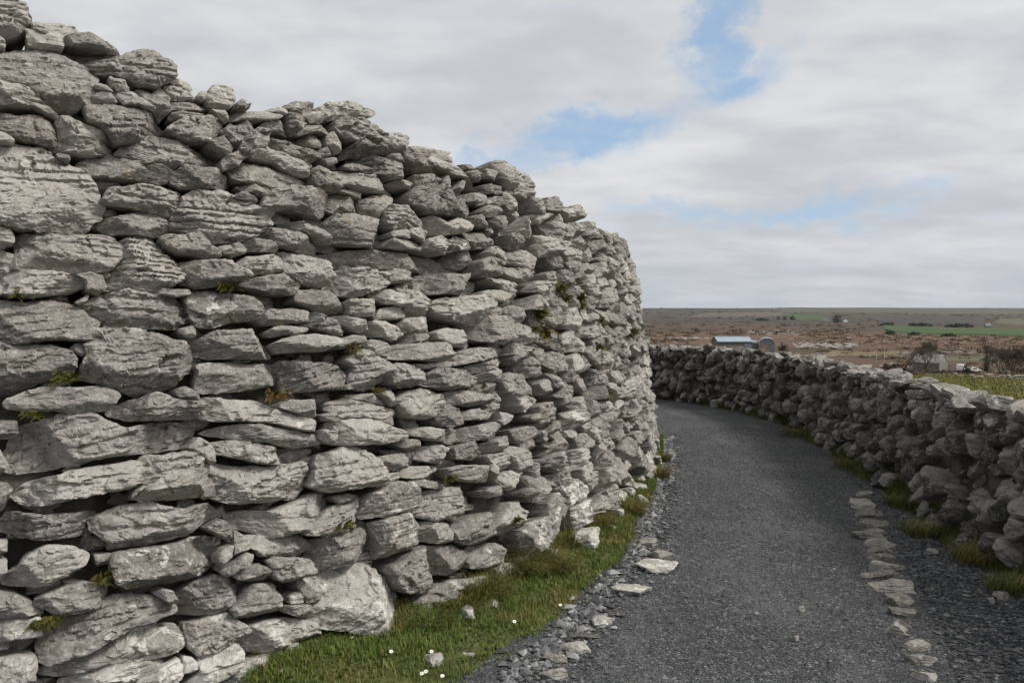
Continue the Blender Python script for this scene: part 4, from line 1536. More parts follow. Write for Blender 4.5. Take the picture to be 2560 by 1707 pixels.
V, T, tn = chips(n, P3[ii, 0] + rg.normal(.03, .06, n), P3[ii, 1] + rg.normal(0, .05, n), .03, .065, np.clip(rg.normal(.6, .3, n), .1, 1), .003)
CH.add(V, None, T, tone=tn)
o = CH.build('gravel', M_CHIP, None, False)
tag(o, 'loose blue grey gravel chips strewn over the path', 'gravel', kind='stuff')


# ------------------------------------------------------------------ edging stones and loose stones
def ordinal(k):
    return ['first', 'second', 'third', 'fourth', 'fifth', 'sixth', 'seventh', 'eighth', 'ninth', 'tenth', 'eleventh', 'twelfth', 'thirteenth', 'fourteenth',
            'fifteenth', 'sixteenth', 'seventeenth', 'eighteenth', 'nineteenth', 'twentieth'][k]


def ground_stone(name, px, py, wpx, hpx, label, cat, group, seed, lic=.5, tone=.4, zh=None, yaw=None, m_=M_KERB, sink=.35, z0=.02):
    c = on_flat(px, py, z0)
    k = c[1] / F
    wd_ = wpx * k
    dp = max(hpx * k / max((CAMZ / c[1]), .18) * .62, wd_ * .35)
    dp = min(dp, wd_ * 1.3)
    zh = zh or min(.10, .35 * wd_ + .02)
    rng = np.random.RandomState(seed)
    P, Q = rock((wd_ * 1.25, dp * 1.25, zh), rng, max(.006, c[1] * .0018), 1.0, 5.5, 6)
    P = rotz(rotx(P, rng.normal(0, .06)), rng.normal(0, .25) if yaw is None else yaw)
    P[:, 2] += zh * (.5 - sink)
    e = mesh(name, P, Q, m_, None, {'tone': np.full(len(P), tone), 'lichen': np.full(len(P), lic)})
    e.location = (c[0], c[1], z0)
    tag(e, label, cat, group)
    return e


KS = [(1210, 710, 80, 30), (1205, 762, 132, 52), (1225, 803, 120, 26), (1235, 847, 148, 40), (1255, 880, 112, 22), (1248, 908, 160, 36), (1268, 938, 125, 38), (1280, 970, 122, 26),
      (1290, 1000, 135, 24), (1308, 1046, 165, 50), (1300, 1086, 165, 38), (1325, 1136, 205, 48), (1372, 1196, 130, 66), (1380, 1252, 145, 46), (1385, 1332, 195, 86), (1452, 1406, 145, 48),
      (1470, 1470, 145, 62), (1482, 1540, 105, 50)]
looks = ['small flat dull grey', 'broad pale grey', 'narrow brown mossed', 'dark brown mossed flat', 'thin pale', 'long thin white edged', 'lumpy pale grey', 'narrow dull grey',
         'narrow yellow lichened', 'wide pale grey', 'wide layered grey', 'long low jagged grey', 'brown and grey blocky', 'rounded pale buff', 'large white patched', 'broad low grey', 'ragged grey buff', 'small grey half buried']
for k, (x, y, a, h_) in enumerate(KS):
    mm = M_KERB
    ground_stone('edging_stone', 1500 + x * .5467, 850 + y * .5467, a * .5467, h_ * .5467,
                 f"{looks[k]} edging stone, {ordinal(k)} from the far end of the right row", 'edging stone', 'edging stones along the right side of the path', 300 + k,
                 .25 + .35 * ((k * 7) % 3 == 0) + .3 * (k in (1, 5, 14)), -.3 if k in (2, 3, 8, 12) else (.1 + .5 * math.sin(k * 2.3)), None, None, mm, .5)
LS = [(1500 + 215 * .5467, 850 + 930 * .5467, 55, 26, 'small dark topped edging stone nearest the far end of the left row', .3, -.1),
      (1500 + 275 * .5467, 850 + 985 * .5467, 62, 18, 'thin grey edging stone just beyond the large white one on the left', .35, .2),
      (1500 + 250 * .5467, 850 + 1042 * .5467, 98, 44, 'large flat white edging stone with a small dark pit on the left of the path', 1.0, .9),
      (1500 + 150 * .5467, 850 + 1150 * .5467, 86, 38, 'wide pink white edging stone, the next one nearer than the large flat white one', .9, .7),
      (1540, 1535, 56, 22, 'dark flat slab sunk in the gravel between two white edging stones', .0, -.8),
      (1500, 1559, 58, 32, 'pale lumpy edging stone beside the dark sunken slabs on the left', .8, .6),
      (1451, 1592, 72, 32, 'dark grey flat slab half buried at the grass edge', .0, -.7),
      (1440, 1624, 76, 36, 'pale buff edging stone at the grass edge nearest the large dark slab', .7, .6),
      (1392, 1655, 62, 24, 'low grey stone among loose chips at the lower left path edge', .4, .1),
      (1386, 1692, 84, 30, 'long grey stone at the bottom edge of the picture beside the path', .4, .2)]
for k, (x, y, a, h_, lb, lc, tn) in enumerate(LS):
    ground_stone('edging_stone', x, y, a, h_, lb, 'edging stone', 'edging stones along the left side of the path', 400 + k, lc, tn, .055 if tn > -.5 else .03, None, M_KERB if tn > -.5 else M_FIELD, .3)
GS = [(1172, 1548, 40, 36, 'white crusted stone poking from the turf below the tussocks', .9), (1085, 1668, 44, 38, 'grey pitted stone standing in the grass behind two daisies', .4),
      (706, 1690, 34, 26, 'small white crusted stone in the turf at the bottom left', .9), (1167, 1640, 40, 12, 'flat grey flake lying in the turf', .1),
      (1230, 1522, 36, 26, 'small white stone half hidden by long grass', .9), (1468, 1372, 76, 62, 'white crusted boulder jutting from the foot of the tall wall by the path', .95),
      (1372, 1405, 60, 46, 'white topped boulder at the foot of the tall wall between tussocks', .95), (1540, 1296, 50, 40, 'pale boulder leaning out from the wall foot above a smaller one', .7),
      (1533, 1328, 30, 24, 'small white boulder under a larger one at the wall foot', .9), (1592, 1230, 38, 34, 'white faced boulder at the wall foot where the verge narrows', .8),
      (1600, 1258, 34, 30, 'rounded pale boulder lowest at the narrow end of the verge', .7)]
for k, (x, y, a, h_, lb, lc) in enumerate(GS):
    ground_stone('loose_stone', x, y, a, h_, lb, 'stone', 'loose stones at the foot of the tall wall', 500 + k, lc, .4, h_ * on_flat(x, y)[1] / F * 1.05, None, M_LIME, .25, .03)
RS = [(2328, 1385, 30, 14, 'pale flat stone lying alone in the gravel strip below the field wall', .5), (2505, 1494, 34, 24, 'rounded buff stone at the grass edge on the far right', .2),
      (2477, 1505, 24, 12, 'small pale stone beside the rounded buff one on the right', .8), (2004, 1526, 15, 12, 'white jagged stone lying in the middle of the path', .9), (1990, 1600, 16, 9, 'small grey stone lying mid path near the bottom', .4)]
for k, (x, y, a, h_, lb, lc) in enumerate(RS):
    ground_stone('loose_stone', x, y, a, h_, lb, 'stone', 'loose stones on the gravel', 560 + k, lc, .3, None, None, M_KERB, .25)

# ------------------------------------------------------------------ daisies
M_PETAL = plain('petal', (.78, .78, .76), .6, .05)
M_YOLK = plain('flower_centre', (.62, .42, .04), .7, .1)
M_STEM = plain('flower_stem', (.07, .12, .03), .7, .2)
dl = ['daisy standing alone on the left in the turf', 'daisy above the pitted grey stone in the turf', 'lower left daisy of the pair beside the pitted stone',
      'upper right daisy of the pair beside the pitted stone', 'daisy just right of the pitted stone at the picture bottom', 'daisy in the turf below the tussocks', 'daisy nearest the path among the green grass']
proto = None
for k, (px, py) in enumerate(((978, 1628), (1079, 1628), (1055, 1683), (1065, 1678), (1106, 1689), (1286, 1553), (1401, 1512))):
    c = on_flat(px, py, .10)
    if proto is None:
        proto = empty('daisy')
        a = Acc()
        for q in range(16):
            th = q / 16 * 2 * PI
            L_ = np.array([(.003, -.0012, .001), (.003, .0012, .001), (.0105, .0016, .0025), (.0105, -.0016, .0025), (.012, 0, .002)])
            a.add(rotz(L_, th), [(0, 1, 2, 3)], [(3, 2, 4)])
        pt = a.build('petals', M_PETAL, proto)
        g_ = np.linspace(0, 2 * PI, 10, endpoint=False)
        V = np.vstack([np.stack([.0042 * np.cos(g_), .0042 * np.sin(g_), 0 * g_ + .001], -1), np.stack([.003 * np.cos(g_), .003 * np.sin(g_), 0 * g_ + .0035], -1), [[0, 0, .0045]]])
        Q = [(i, (i + 1) % 10, 10 + (i + 1) % 10, 10 + i) for i in range(10)]
        T = [(10 + i, 10 + (i + 1) % 10, 20) for i in range(10)]
        mesh('centre', V, [np.array(Q), np.array(T)], M_YOLK, proto)
        V = np.vstack([np.stack([.0009 * np.cos(g_), .0009 * np.sin(g_), 0 * g_ - .07], -1), np.stack([.0009 * np.cos(g_), .0009 * np.sin(g_), 0 * g_ + .001], -1)])
        mesh('stem', V, np.array(Q), M_STEM, proto)
        o = proto
    else:
        o = proto.copy()
        COL.objects.link(o)
        for ch in list(proto.children):
            cc = ch.copy()
            COL.objects.link(cc)
            cc.parent = o
    o.location = c
    o.scale = (.8, .8, 1)
    o.rotation_euler = (.55 + .15 * math.sin(k * 3), .15 * math.cos(k * 5), 0)
    tag(o, 'small white ' + dl[k], 'daisy', 'daisies in the turf')

# ------------------------------------------------------------------ ferns and moss growing in the wall
M_FERN, t, b = mat('fern', .7, .2)
fa = t.attr('dry')
t.link(t.mix(fa, (.050, .078, .014), (.14, .082, .022)), b.inputs['Base Color'])


def fern(px, py, size, dry, label, seed, nf=34):
    rng = np.random.RandomState(seed)
    uv = px_to_uv([(px, py)])[0]
    C = FORT.pos(uv[:1], uv[1:], .01, FB)[0]
    size = size * 1.15
    c, tt, nn = FORT.at(uv[:1])
    Nn = np.array([nn[0, 0], nn[0, 1], 0])
    Tn = np.array([tt[0, 0], tt[0, 1], 0])
    A = Acc()
    for k in range(nf):
        a = rng.normal(0, 1.0)
        Ln = size * rng.uniform(.4, 1.0)
        dir_ = Tn * math.sin(a) * 1.1 + Nn * rng.uniform(.4, .9) + np.array([0, 0, 1]) * (math.cos(a) * .55 + rng.normal(0, .25))
        dir_ /= np.linalg.norm(dir_)
        sd = np.cross(dir_, Nn + .3)
        sd /= np.linalg.norm(sd)
        b0 = Tn * np.clip(rng.normal(0, size * .4), -size * .7, size * .7) + np.array([0, 0, 1]) * rng.normal(0, size * .16)
        for q in range(7):
            f_ = q / 7
            pc = b0 + dir_ * Ln * f_ + np.array([0, 0, -1]) * (.5 * Ln * f_ * f_)
            lw = .26 * Ln * (1 - f_ * .8)
            for s_ in (-1, 1):
                tip = pc + sd * s_ * lw + dir_ * lw * .5
                A.add([pc, pc + dir_ * Ln * .12, tip, pc + dir_ * lw * .1 + sd * s_ * lw * .5 - dir_ * Ln * .02], [(0, 1, 2, 3)], dry=np.clip(rng.normal(dry, .25), 0, 1))
    o = A.build('fern', M_FERN, None, False)
    o.location = C
    tag(o, label, 'fern', 'ferns rooted in the joints of the tall wall')


for k, (px, py, sz, dr, lb) in enumerate((
        (570, 716, .055, .35, 'yellow green fern tuft under a slab at middle left of the tall wall'),
        (50, 735, .04, .2, 'dark green tuft in the joint at the far left edge of the wall'),
        (690, 985, .06, .85, 'brown and green mossy tuft in a dark joint below the wall middle'),
        (880, 868, .045, .5, 'yellow green tuft beside a rounded stone in the wall'),
        (940, 975, .04, .55, 'ragged strip of yellow moss under the rounded stone'),
        (80, 1035, .035, .3, 'small bright fern at the left edge above a cracked slab'),
        (1205, 965, .03, .25, 'tiny green fern in a joint at the middle of the wall'),
        (1395, 722, .09, .4, 'large fern clump high on the right part of the wall'),
        (1348, 785, .085, .25, 'green upper clump of the hanging pair on the right part of the wall'),
        (1356, 835, .09, .65, 'brownish lower clump of the hanging pair on the right part of the wall'),
        (1448, 745, .07, .5, 'loose yellowish clump right of the large high fern'),
        (1490, 870, .08, .5, 'dark low clump right of the hanging pair'),
        (1575, 835, .10, .55, 'clump nearest the far bend of the tall wall'),
        (1515, 985, .06, .6, 'small olive tuft low on the far part of the wall'),
        (860, 1310, .05, .35, 'dark green tuft beside the square stone low in the wall'),
        (1120, 1195, .045, .35, 'moss tuft in the joint above a smooth wedge stone'),
        (270, 1440, .06, .45, 'brown green herb clump between slabs at lower left'),
        (115, 1550, .06, .3, 'green moss clump filling the joint at the bottom left corner'),
        (1285, 1300, .05, .4, 'small leafy tuft low in the wall above the white boulders'),
        (1450, 765, .05, .45, 'small dark fern just below the loose yellowish clump'),
        (1412, 745, .055, .3, 'dark green fern tucked under the large high clump'),
        (1330, 825, .05, .35, 'green fern left of the brownish hanging clump'),
        (1500, 800, .05, .6, 'olive tuft right of the hanging pair at mid height'),
        (165, 945, .05, .25, 'dark moss in the joint below the wide split slab at far left'),
        (880, 1185, .035, .6, 'brown moss patch in a joint left of the smooth wedge stone'))):
    fern(px, py, sz, dr, lb, 600 + k)

# ------------------------------------------------------------------ far landscape
M_FG1 = plain('far_pasture', (.036, .066, .016), .95, .18, .02)
M_FG2 = plain('far_rough_pasture', (.085, .082, .048), .95, .2, .02)
M_FG3 = plain('yellow_marsh', (.135, .105, .055), .95, .3, .05)


def drape(name, pxs, m_, label, lift=.6, n=48):
    """a field lying on the terrain between photo-traced corners: (top-left, top-right, bottom-right, bottom-left)"""
    c = [ground_at(*p)[:2] for p in pxs]
    tl, tr, br, bl = c
    s_ = np.linspace(0, 1, n)
    A_, B_ = np.meshgrid(s_, s_, indexing='ij')
    P = tl * ((1 - A_) * (1 - B_))[..., None] + tr * (A_ * (1 - B_))[..., None] + br * (A_ * B_)[..., None] + bl * ((1 - A_) * B_)[..., None]
    wob = .02 * np.linalg.norm(tr - tl)
    edge = 1.0
    nz = fbm(np.stack([P[..., 0].ravel() * .012, P[..., 1].ravel() * .012, 0 * P[..., 0].ravel()], -1), 3).reshape(n, n)
    P = P + (nz * wob)[..., None]
    Z = terr(P[..., 0], P[..., 1]) + lift
    bd = np.minimum(np.minimum(A_, 1 - A_), np.minimum(B_, 1 - B_))
    Z = Z - (bd < 1e-6) * (lift + .5)
    V = np.concatenate([P, Z[..., None]], -1).reshape(-1, 3)
    idx = np.arange(n * n).reshape(n, n)
    Q = np.stack([idx[:-1, :-1], idx[1:, :-1], idx[1:, 1:], idx[:-1, 1:]], -1).reshape(-1, 4)
    tag(mesh(name, V, Q, m_), label, kind='structure')


drape('pasture', [(2200, 814), (2660, 828), (2660, 847), (2215, 832)], M_FG1, 'dark green field across the valley on the right', 1.2)
M_FG4 = plain('far_olive_slope', (.070, .070, .046), .95, .3, .012)
M_FG5 = plain('far_bare_wood', (.042, .036, .032), .95, .45, .02)
M_FG6 = plain('far_tan_slope', (.092, .072, .054), .95, .3, .02)
drape('hill_slope', [(1900, 773.5), (2720, 772.5), (2720, 788), (1960, 782)], M_FG4, 'olive green upper slope of the far hill', 2.0)
drape('hill_slope', [(2150, 790), (2460, 792), (2470, 813), (2210, 809)], M_FG5, 'dark bare woodland on the far slope above the green field', 1.6)
drape('hill_slope', [(1760, 783), (1950, 781), (1985, 790), (1720, 793)], M_FG6, 'tan rough slope left of the small far field', 1.6)
drape('hill_slope', [(1630, 797), (2150, 800), (2160, 806), (1630, 804)], M_FG5, 'dark scrub belt across the far moor', 1.0)
drape('pasture', [(1960, 785), (2060, 790), (2075, 802), (1990, 800)], M_FG1, 'small green field below the far ridge', 1.5)
drape('pasture', [(2495, 799), (2660, 797), (2660, 817), (2480, 810)], M_FG2, 'pale rough field on the far right slope', 1.5)
drape('pasture', [(2080, 878), (2250, 879), (2250, 886), (2060, 886)], M_FG3, 'strip of yellow marsh grass in the valley', .4)
drape('pasture', [(2350, 891), (2500, 893), (2500, 905), (2340, 903)], M_FG2, 'strip of green rough grass behind the cottage', .3)

rb = np.random.RandomState(99)
M_BUSH, t, b = mat('winter_scrub', .95, .05)
ba_ = t.attr('tone')
bg_ = t.attr('green')
c = t.mix(ba_, (.072, .053, .041), (.145, .100, .072))
c = t.mix(bg_, c, (.062, .062, .034))
t.link(c, b.inputs['Base Color'])


def bush_pts(n, rx, ry, rz, rng, leaf):
    """n small leaf or twig faces spread through an uneven crown"""
    p = rng.normal(size=(n, 3))
    p /= np.linalg.norm(p, axis=1)[:, None]
    p *= (rng.rand(n) ** .4)[:, None]
    lump = 1 + .35 * vnoise(p * 2.4 + rng.uniform(0, 90, 3))
    p = p * lump[:, None] * (rx, ry, rz)
    p[:, 2] = np.abs(p[:, 2] + rz * .25)
    a = rng.normal(size=(n, 3))
    a /= np.linalg.norm(a, axis=1)[:, None]
    b_ = rng.normal(size=(n, 3))
    b_ = np.cross(a, b_)
    b_ /= np.maximum(np.linalg.norm(b_, axis=1), 1e-6)[:, None]
    l_ = leaf * rng.uniform(.5, 1.3, n)[:, None]
    V = np.stack([p - a * l_, p + b_ * l_ * .5, p + a * l_, p - b_ * l_ * .5], 1).reshape(-1, 3)
    return V, np.arange(4 * n).reshape(-1, 4)


SC = Acc()
NB = 4200
for k in range(NB):
    y = 60 * math.exp(rb.rand() ** .9 * math.log(3300 / 60))
    x = y * rb.uniform(.06, .70)
    # leave the fields, farm and rock open
    px, py = project(np.array([x, y, float(prof(y))]))
    if 812 < py < 838 and px > 2190 and rb.rand() < .97:
        continue
    if 1730 < px < 1985 and 838 < py < 885:
        continue
    if 785 < py < 803 and 1950 < px < 2080 and rb.rand() < .8:
        continue
    if 250 < y < 330 and rb.rand() < .5:
        continue
    pt = fbm(np.array([[x * .008, y * .008, 3.]]), 3)[0]
    if y > 200 and pt < -.05 and rb.rand() < .75:
        continue
    s_ = rb.uniform(.5, 1.4) * np.interp(y, [60, 200, 600, 3300], [.7, 1.1, 1.9, 5.0])
    nf = 60 if y < 300 else 34
    V, Q = bush_pts(nf, s_ * rb.uniform(1.0, 2.2), s_, s_ * rb.uniform(.35, .6), rb, s_ * .28)
    z = float(terr(np.array([x]), np.array([y]))[0])
    SC.add(V + (x, y, z - .05 * s_), Q, tone=np.clip(rb.normal(.5, .3) - .3 * (y > 900), 0, 1), green=np.clip(rb.normal(.25, .35), 0, 1))
tag(SC.build('scrub', M_BUSH, None, False), 'brown winter scrub scattered over the moor and valley', 'scrub', kind='stuff')

# limestone pavement outcrops
M_PAVE = plain('bare_limestone', (.27, .26, .235), .95, .3, 1.5)
LP = Acc()
for (x0, x1, y0, y1, n) in ((1985, 2140, 858, 869, 190), (1870, 2000, 825, 838, 70), (1670, 1770, 842, 849, 40), (2040, 2280, 880, 892, 60), (2200, 2300, 908, 918, 40), (2350, 2530, 878, 882, 40), (1750, 2500, 845, 875, 70), (2380, 2460, 896, 899, 20)):
    for _ in range(n):
        g = ground_at(rb.uniform(x0, x1), rb.uniform(y0, y1))
        k = g[1] / F
        V, Q = rock((rb.uniform(4, 16) * k, rb.uniform(3, 8) * k * 2, rb.uniform(1.5, 4) * k), rb, 10.0)
        LP.add(rotz(V, rb.normal(0, .3)) + g, Q)
tag(LP.build('rock_outcrop', M_PAVE), 'pale bare limestone ledges showing through the scrub', 'rock', kind='stuff')

# farm sheds
M_ROOF = plain('galvanised_roof', (.27, .32, .37), .45, .12, .4)
M_CLAD = plain('grey_cladding', (.085, .102, .116), .6, .15, .5)
M_CLAD2 = plain('light_cladding', (.155, .185, .205), .6, .12, .5)
M_BLOCK = plain('buff_blockwork', (.25, .195, .13), .9, .15, .8)
M_DARK = plain('dark_opening', (.03, .03, .03), .9, .2)
M_WHITE = plain('white_render', (.72, .72, .70), .8, .06, .5)
M_WOOD = plain('weathered_timber', (.42, .38, .32), .85, .2, 2)
M_RUIN = plain('rough_stone', (.20, .19, .175), .95, .35, .9, .3)
M_SLATE = plain('stone_roof', (.27, .26, .235), .95, .4, 1.2, .3)
M_RED = plain('red_paint', (.40, .045, .03), .5, .1)
M_TYRE = plain('black_rubber', (.02, .02, .02), .8, .1)
M_BARK = plain('bark', (.135, .115, .09), .95, .3, 3)
M_IVY = plain('ivy', (.028, .036, .014), .85, .35, .6)
M_CONIF = plain('conifer', (.022, .034, .016), .9, .35, .3)


def box(x0, x1, y0, y1, z0, z1):
    V = np.array([(x, y, z) for z in (z0, z1) for x, y in ((x0, y0), (x1, y0), (x1, y1), (x0, y1))], float)
    Q = np.array([(0, 3, 2, 1), (4, 5, 6, 7), (0, 1, 5, 4), (1, 2, 6, 5), (2, 3, 7, 6), (3, 0, 4, 7)])
    return V, Q


def put(name, parts, m_, parent, smooth=False):
    A = Acc()
    for V, Q in parts:
        A.add(V, Q)
    return A.build(name, m_, parent, smooth)


def gable_roof(x0, x1, y0, y1, z0, z1, th=.15, ov=.25):
    ym = (y0 + y1) / 2
    parts = []
    for ya, yb in ((y0 - ov, ym), (y1 + ov, ym)):
        za = z0 - ov * (z1 - z0) / (ym - y0)
        V = np.array([(x0 - ov, ya, za), (x1 + ov, ya, za), (x1 + ov, yb, z1), (x0 - ov, yb, z1)])
        V = np.vstack([V, V + (0, 0, th)])
        Q = np.array([(0, 3, 2, 1), (4, 5, 6, 7), (0, 1, 5, 4), (1, 2, 6, 5), (2, 3, 7, 6), (3, 0, 4, 7)])
        parts.append((V, Q))
    return parts


def gable_ends(x0, x1, y0, y1, z0, z1, th=.2):
    ym = (y0 + y1) / 2
    parts = []
    for xa in (x0, x1 - th):
        V = np.array([(xa, y0, z0), (xa, y1, z0), (xa, ym, z1), (xa, ym, z1), (xa + th, y0, z0), (xa + th, y1, z0), (xa + th, ym, z1), (xa + th, ym, z1)])
        Q = np.array([(0, 1, 5, 4), (1, 2, 6, 5), (2, 0, 4, 6)])
        T = np.array([(0, 2, 1, 1), (4, 5, 6, 6)])
        parts.append((V, np.vstack([Q])))
        parts.append((np.array([(xa, y0, z0), (xa, y1, z0), (xa, ym, z1 - 1e-3), (xa, ym, z1)]), np.array([(0, 3, 2, 1)])))
        parts.append((np.array([(xa + th, y0, z0), (xa + th, y1, z0), (xa + th, ym, z1 - 1e-3), (xa + th, ym, z1)]), np.array([(0, 1, 2, 3)])))
    return parts


# long shed
g0 = ground_at(1840, 884)
D0 = g0[1]
k0 = D0 / F
zb = g0[2]
x_l, x_r = (1796 - 1280) * k0, (1880 - 1280) * k0
Ls = x_r - x_l
zt = lambda py: CAMZ - (py - HY) * k0
shed = empty('farm_shed', ((x_l + x_r) / 2, D0, zb))
h2 = Ls / 2
eave, ridge = zt(854) - zb, zt(842) - zb
wallm = zt(863) - zb
put('block_wall', [box(-h2 + .05, h2 - .05, 0.05, 9, -.6, wallm)], M_BLOCK, shed)
put('cladding', [box(-h2, h2, 0, 9.05, wallm, eave)] + gable_ends(-h2, h2, 0, 9.05, eave, ridge), M_CLAD, shed)
rf = put('roof', gable_roof(-h2, h2, 0, 9.05, eave, ridge), M_ROOF, shed)
put('ridge_cap', [box(-h2 - .3, h2 + .3, 4.2, 4.85, ridge + .1, ridge + .38)], M_BLOCK, rf)
put('door', [box(h2 - 2.4, h2 - .3, -.12, -.02, -.3, eave - .6)], M_CLAD2, shed)
put('opening', [box(-h2 + 1.5, -h2 + 3.2, -.06, .03, wallm - 1.2, wallm - .5)], M_DARK, shed)
tag(shed, 'long grey metal clad shed with pale ridged roof and buff block base', 'farm building')
shed.rotation_euler = (0, 0, 0)
# lean-to between the two
lean = empty('lean_to_shed', ((1890 - 1280) * k0, D0 + 1.5, zb))
lw = (1903 - 1881) * k0 / 2
put('wall', [box(-lw, lw, 0, 6, -.6, zt(858) - zb)], M_CLAD, lean)
V, Q = box(-lw - .1, lw - .05, -.2, 6.2, 0, .14)
V[:, 2] += zt(857) - zb + .05 + (V[:, 0] + lw) / (2 * lw) * .5
put('roof', [(V, Q)], M_ROOF, lean)
tag(lean, 'small low lean to joining the long shed and the round roofed barn', 'farm building')
# round roofed barn
bx0, bx1 = (1898 - 1280) * k0, (1933 - 1280) * k0
barn = empty('round_roof_barn', ((bx0 + bx1) / 2, D0 - 1.0, zb))
bw = (bx1 - bx0) / 2
zs, zp = zt(857) - zb, zt(845.5) - zb
ga_ = np.linspace(0, PI, 15)
prof_ = [(-bw, -.6)] + [(-bw * math.cos(a), zs + (zp - zs) * math.sin(a)) for a in ga_] + [(bw, -.6)]
pf = np.array(prof_)
V = np.vstack([np.column_stack([pf[:, 0], 0 * pf[:, 0], pf[:, 1]]), [[0, 0, 0]]])
T = np.array([(i, i + 1, len(pf)) for i in range(len(pf) - 1)] + [(len(pf) - 1, 0, len(pf))])
V2 = V + (0, 12, 0)
mesh('end_wall', V, T[:, ::-1], M_CLAD2, barn, None, False)
mesh('end_wall', V2, T, M_CLAD2, barn, None, False)
arc = np.array(prof_[1:-1])
outr = arc * (1.03, 1.0) + (0, .12)
A_ = np.vstack([np.column_stack([p_[:, 0], 0 * p_[:, 0] + y_, p_[:, 1]]) for p_ in (arc, outr) for y_ in (-.35, 12.35)])
m_n = len(arc)
i_ = np.arange(m_n - 1)
Q = np.vstack([np.stack([i_, i_ + 1, i_ + 1 + m_n, i_ + m_n], -1), np.stack([i_ + 2 * m_n, i_ + 3 * m_n, i_ + 1 + 3 * m_n, i_ + 1 + 2 * m_n], -1),
               np.stack([i_, i_ + 2 * m_n, i_ + 1 + 2 * m_n, i_ + 1], -1), np.stack([i_ + m_n, i_ + 1 + m_n, i_ + 1 + 3 * m_n, i_ + 3 * m_n], -1)])
mesh('roof', A_, Q, M_ROOF, barn)
put('side_wall', [box(-bw - .02, -bw + .1, .05, 11.9, -.6, zs), box(bw - .1, bw + .02, .05, 11.9, -.6, zs)], M_ROOF, barn)
put('door', [box(-bw + .15, -bw + 2.6, -.14, -.03, -.3, zt(861) - zb)], M_BLOCK, barn)
put('corner_post', [box(.15, .3, -.1, -.02, -.3, zp - .3)], M_ROOF, barn)
tag(barn, 'round roofed grey hay barn with a buff sliding door', 'farm building')
barn.rotation_euler = (0, 0, -.28)

# small red machine by the shed
g = ground_at(1777, 876)
kk_ = g[1] / F
tr = empty('farm_machine', (g[0], g[1], g[2]))
put('body', [box(-.9, .5, -.4, .4, .6, 1.3), box(.5, 1.3, -.3, .3, .6, 1.1)], M_RED, tr)
put('cab', [box(-.8, .2, -.38, .38, 1.3, 2.3)], M_WHITE, tr)
for (wx, wy, r_) in ((-.6, -.55, .75), (-.6, .55, .75), (1.0, -.5, .45), (1.0, .5, .45)):
    g_ = np.linspace(0, 2 * PI, 18, endpoint=False)
    V = np.vstack([np.column_stack([wx + s_ * np.cos(g_), 0 * g_ + wy + dy_, r_ + s_ * np.sin(g_)]) for dy_, s_ in ((-.16, r_ * .55), (-.16, r_), (.16, r_), (.16, r_ * .55))])
    Q = [(a * 18 + i, a * 18 + (i + 1) % 18, (a + 1) * 18 + (i + 1) % 18, (a + 1) * 18 + i) for a in range(3) for i in range(18)]
    mesh('wheel', V, np.array(Q), M_TYRE, tr)
tag(tr, 'small red tractor with white cab parked left of the long shed', 'tractor')


# poles
def tube(p0, p1, r0, r1, n=6):
    p0, p1 = np.asarray(p0, float), np.asarray(p1, float)
    d_ = p1 - p0
    d_ = d_ / max(np.linalg.norm(d_), 1e-9)
    a = np.cross(d_, (0.3, .9, .2))
    a /= np.linalg.norm(a)
    b_ = np.cross(d_, a)
    g_ = np.linspace(0, 2 * PI, n, endpoint=False)
    ring = np.cos(g_)[:, None] * a + np.sin(g_)[:, None] * b_
    V = np.vstack([p0 + ring * r0, p1 + ring * r1])
    Q = np.array([(i, (i + 1) % n, n + (i + 1) % n, n + i) for i in range(n)])
    return V, Q


for k, (px, pb, pt_, arm, lb) in enumerate(((1687, 872, 850, 1, 'timber electricity pole on the moor left of the sheds'), (2191, 907, 874, 0, 'nearer pale timber pole of the pair left of the cottage'),
                                            (2211, 902, 864, 0, 'thinner taller timber pole of the pair left of the cottage'), (2453, 908, 868, 1, 'pale timber pole with a cross arm right of the cottage'))):
    g = ground_at(px, pb)
    h_ = (pb - pt_) * g[1] / F
    o = empty('utility_pole', g)
    V, Q = tube((0, 0, -.4), (0, 0, h_), .16, .11, 8)
    mesh('pole', V, Q, M_WOOD, o)
    if arm:
        put('cross_arm', [box(-1.0, 1.0, -.18, -.06, h_ - .75, h_ - .6)], M_WOOD, o)
    tag(o, lb, 'pole', 'poles in the valley')

# ruined cottage
g = ground_at(2325, 926)
k1 = g[1] / F
cot = empty('stone_cottage', g)
cw = 60 * k1 / 2
cot.rotation_euler = (0, 0, -.9)
hh_e, hh_r = 20 * k1, 40 * k1
put('wall', [box(-cw * 1.1, cw * 1.1, -cw * .75, cw * .75, -.6, hh_e)] + gable_ends(-cw * 1.1, cw * 1.1, -cw * .75, cw * .75, hh_e, hh_r, .4), M_RUIN, cot)
put('roof', gable_roof(-cw * 1.1, cw * 1.1, -cw * .75, cw * .75, hh_e, hh_r, .22, .12), M_SLATE, cot)
put('doorway', [box(-.5, .5, -cw * .75 - .03, -cw * .75 + .1, -.2, 1.7)], M_DARK, cot)
tag(cot, 'old grey stone cottage with pale stone roof behind a bare tree', 'cottage')


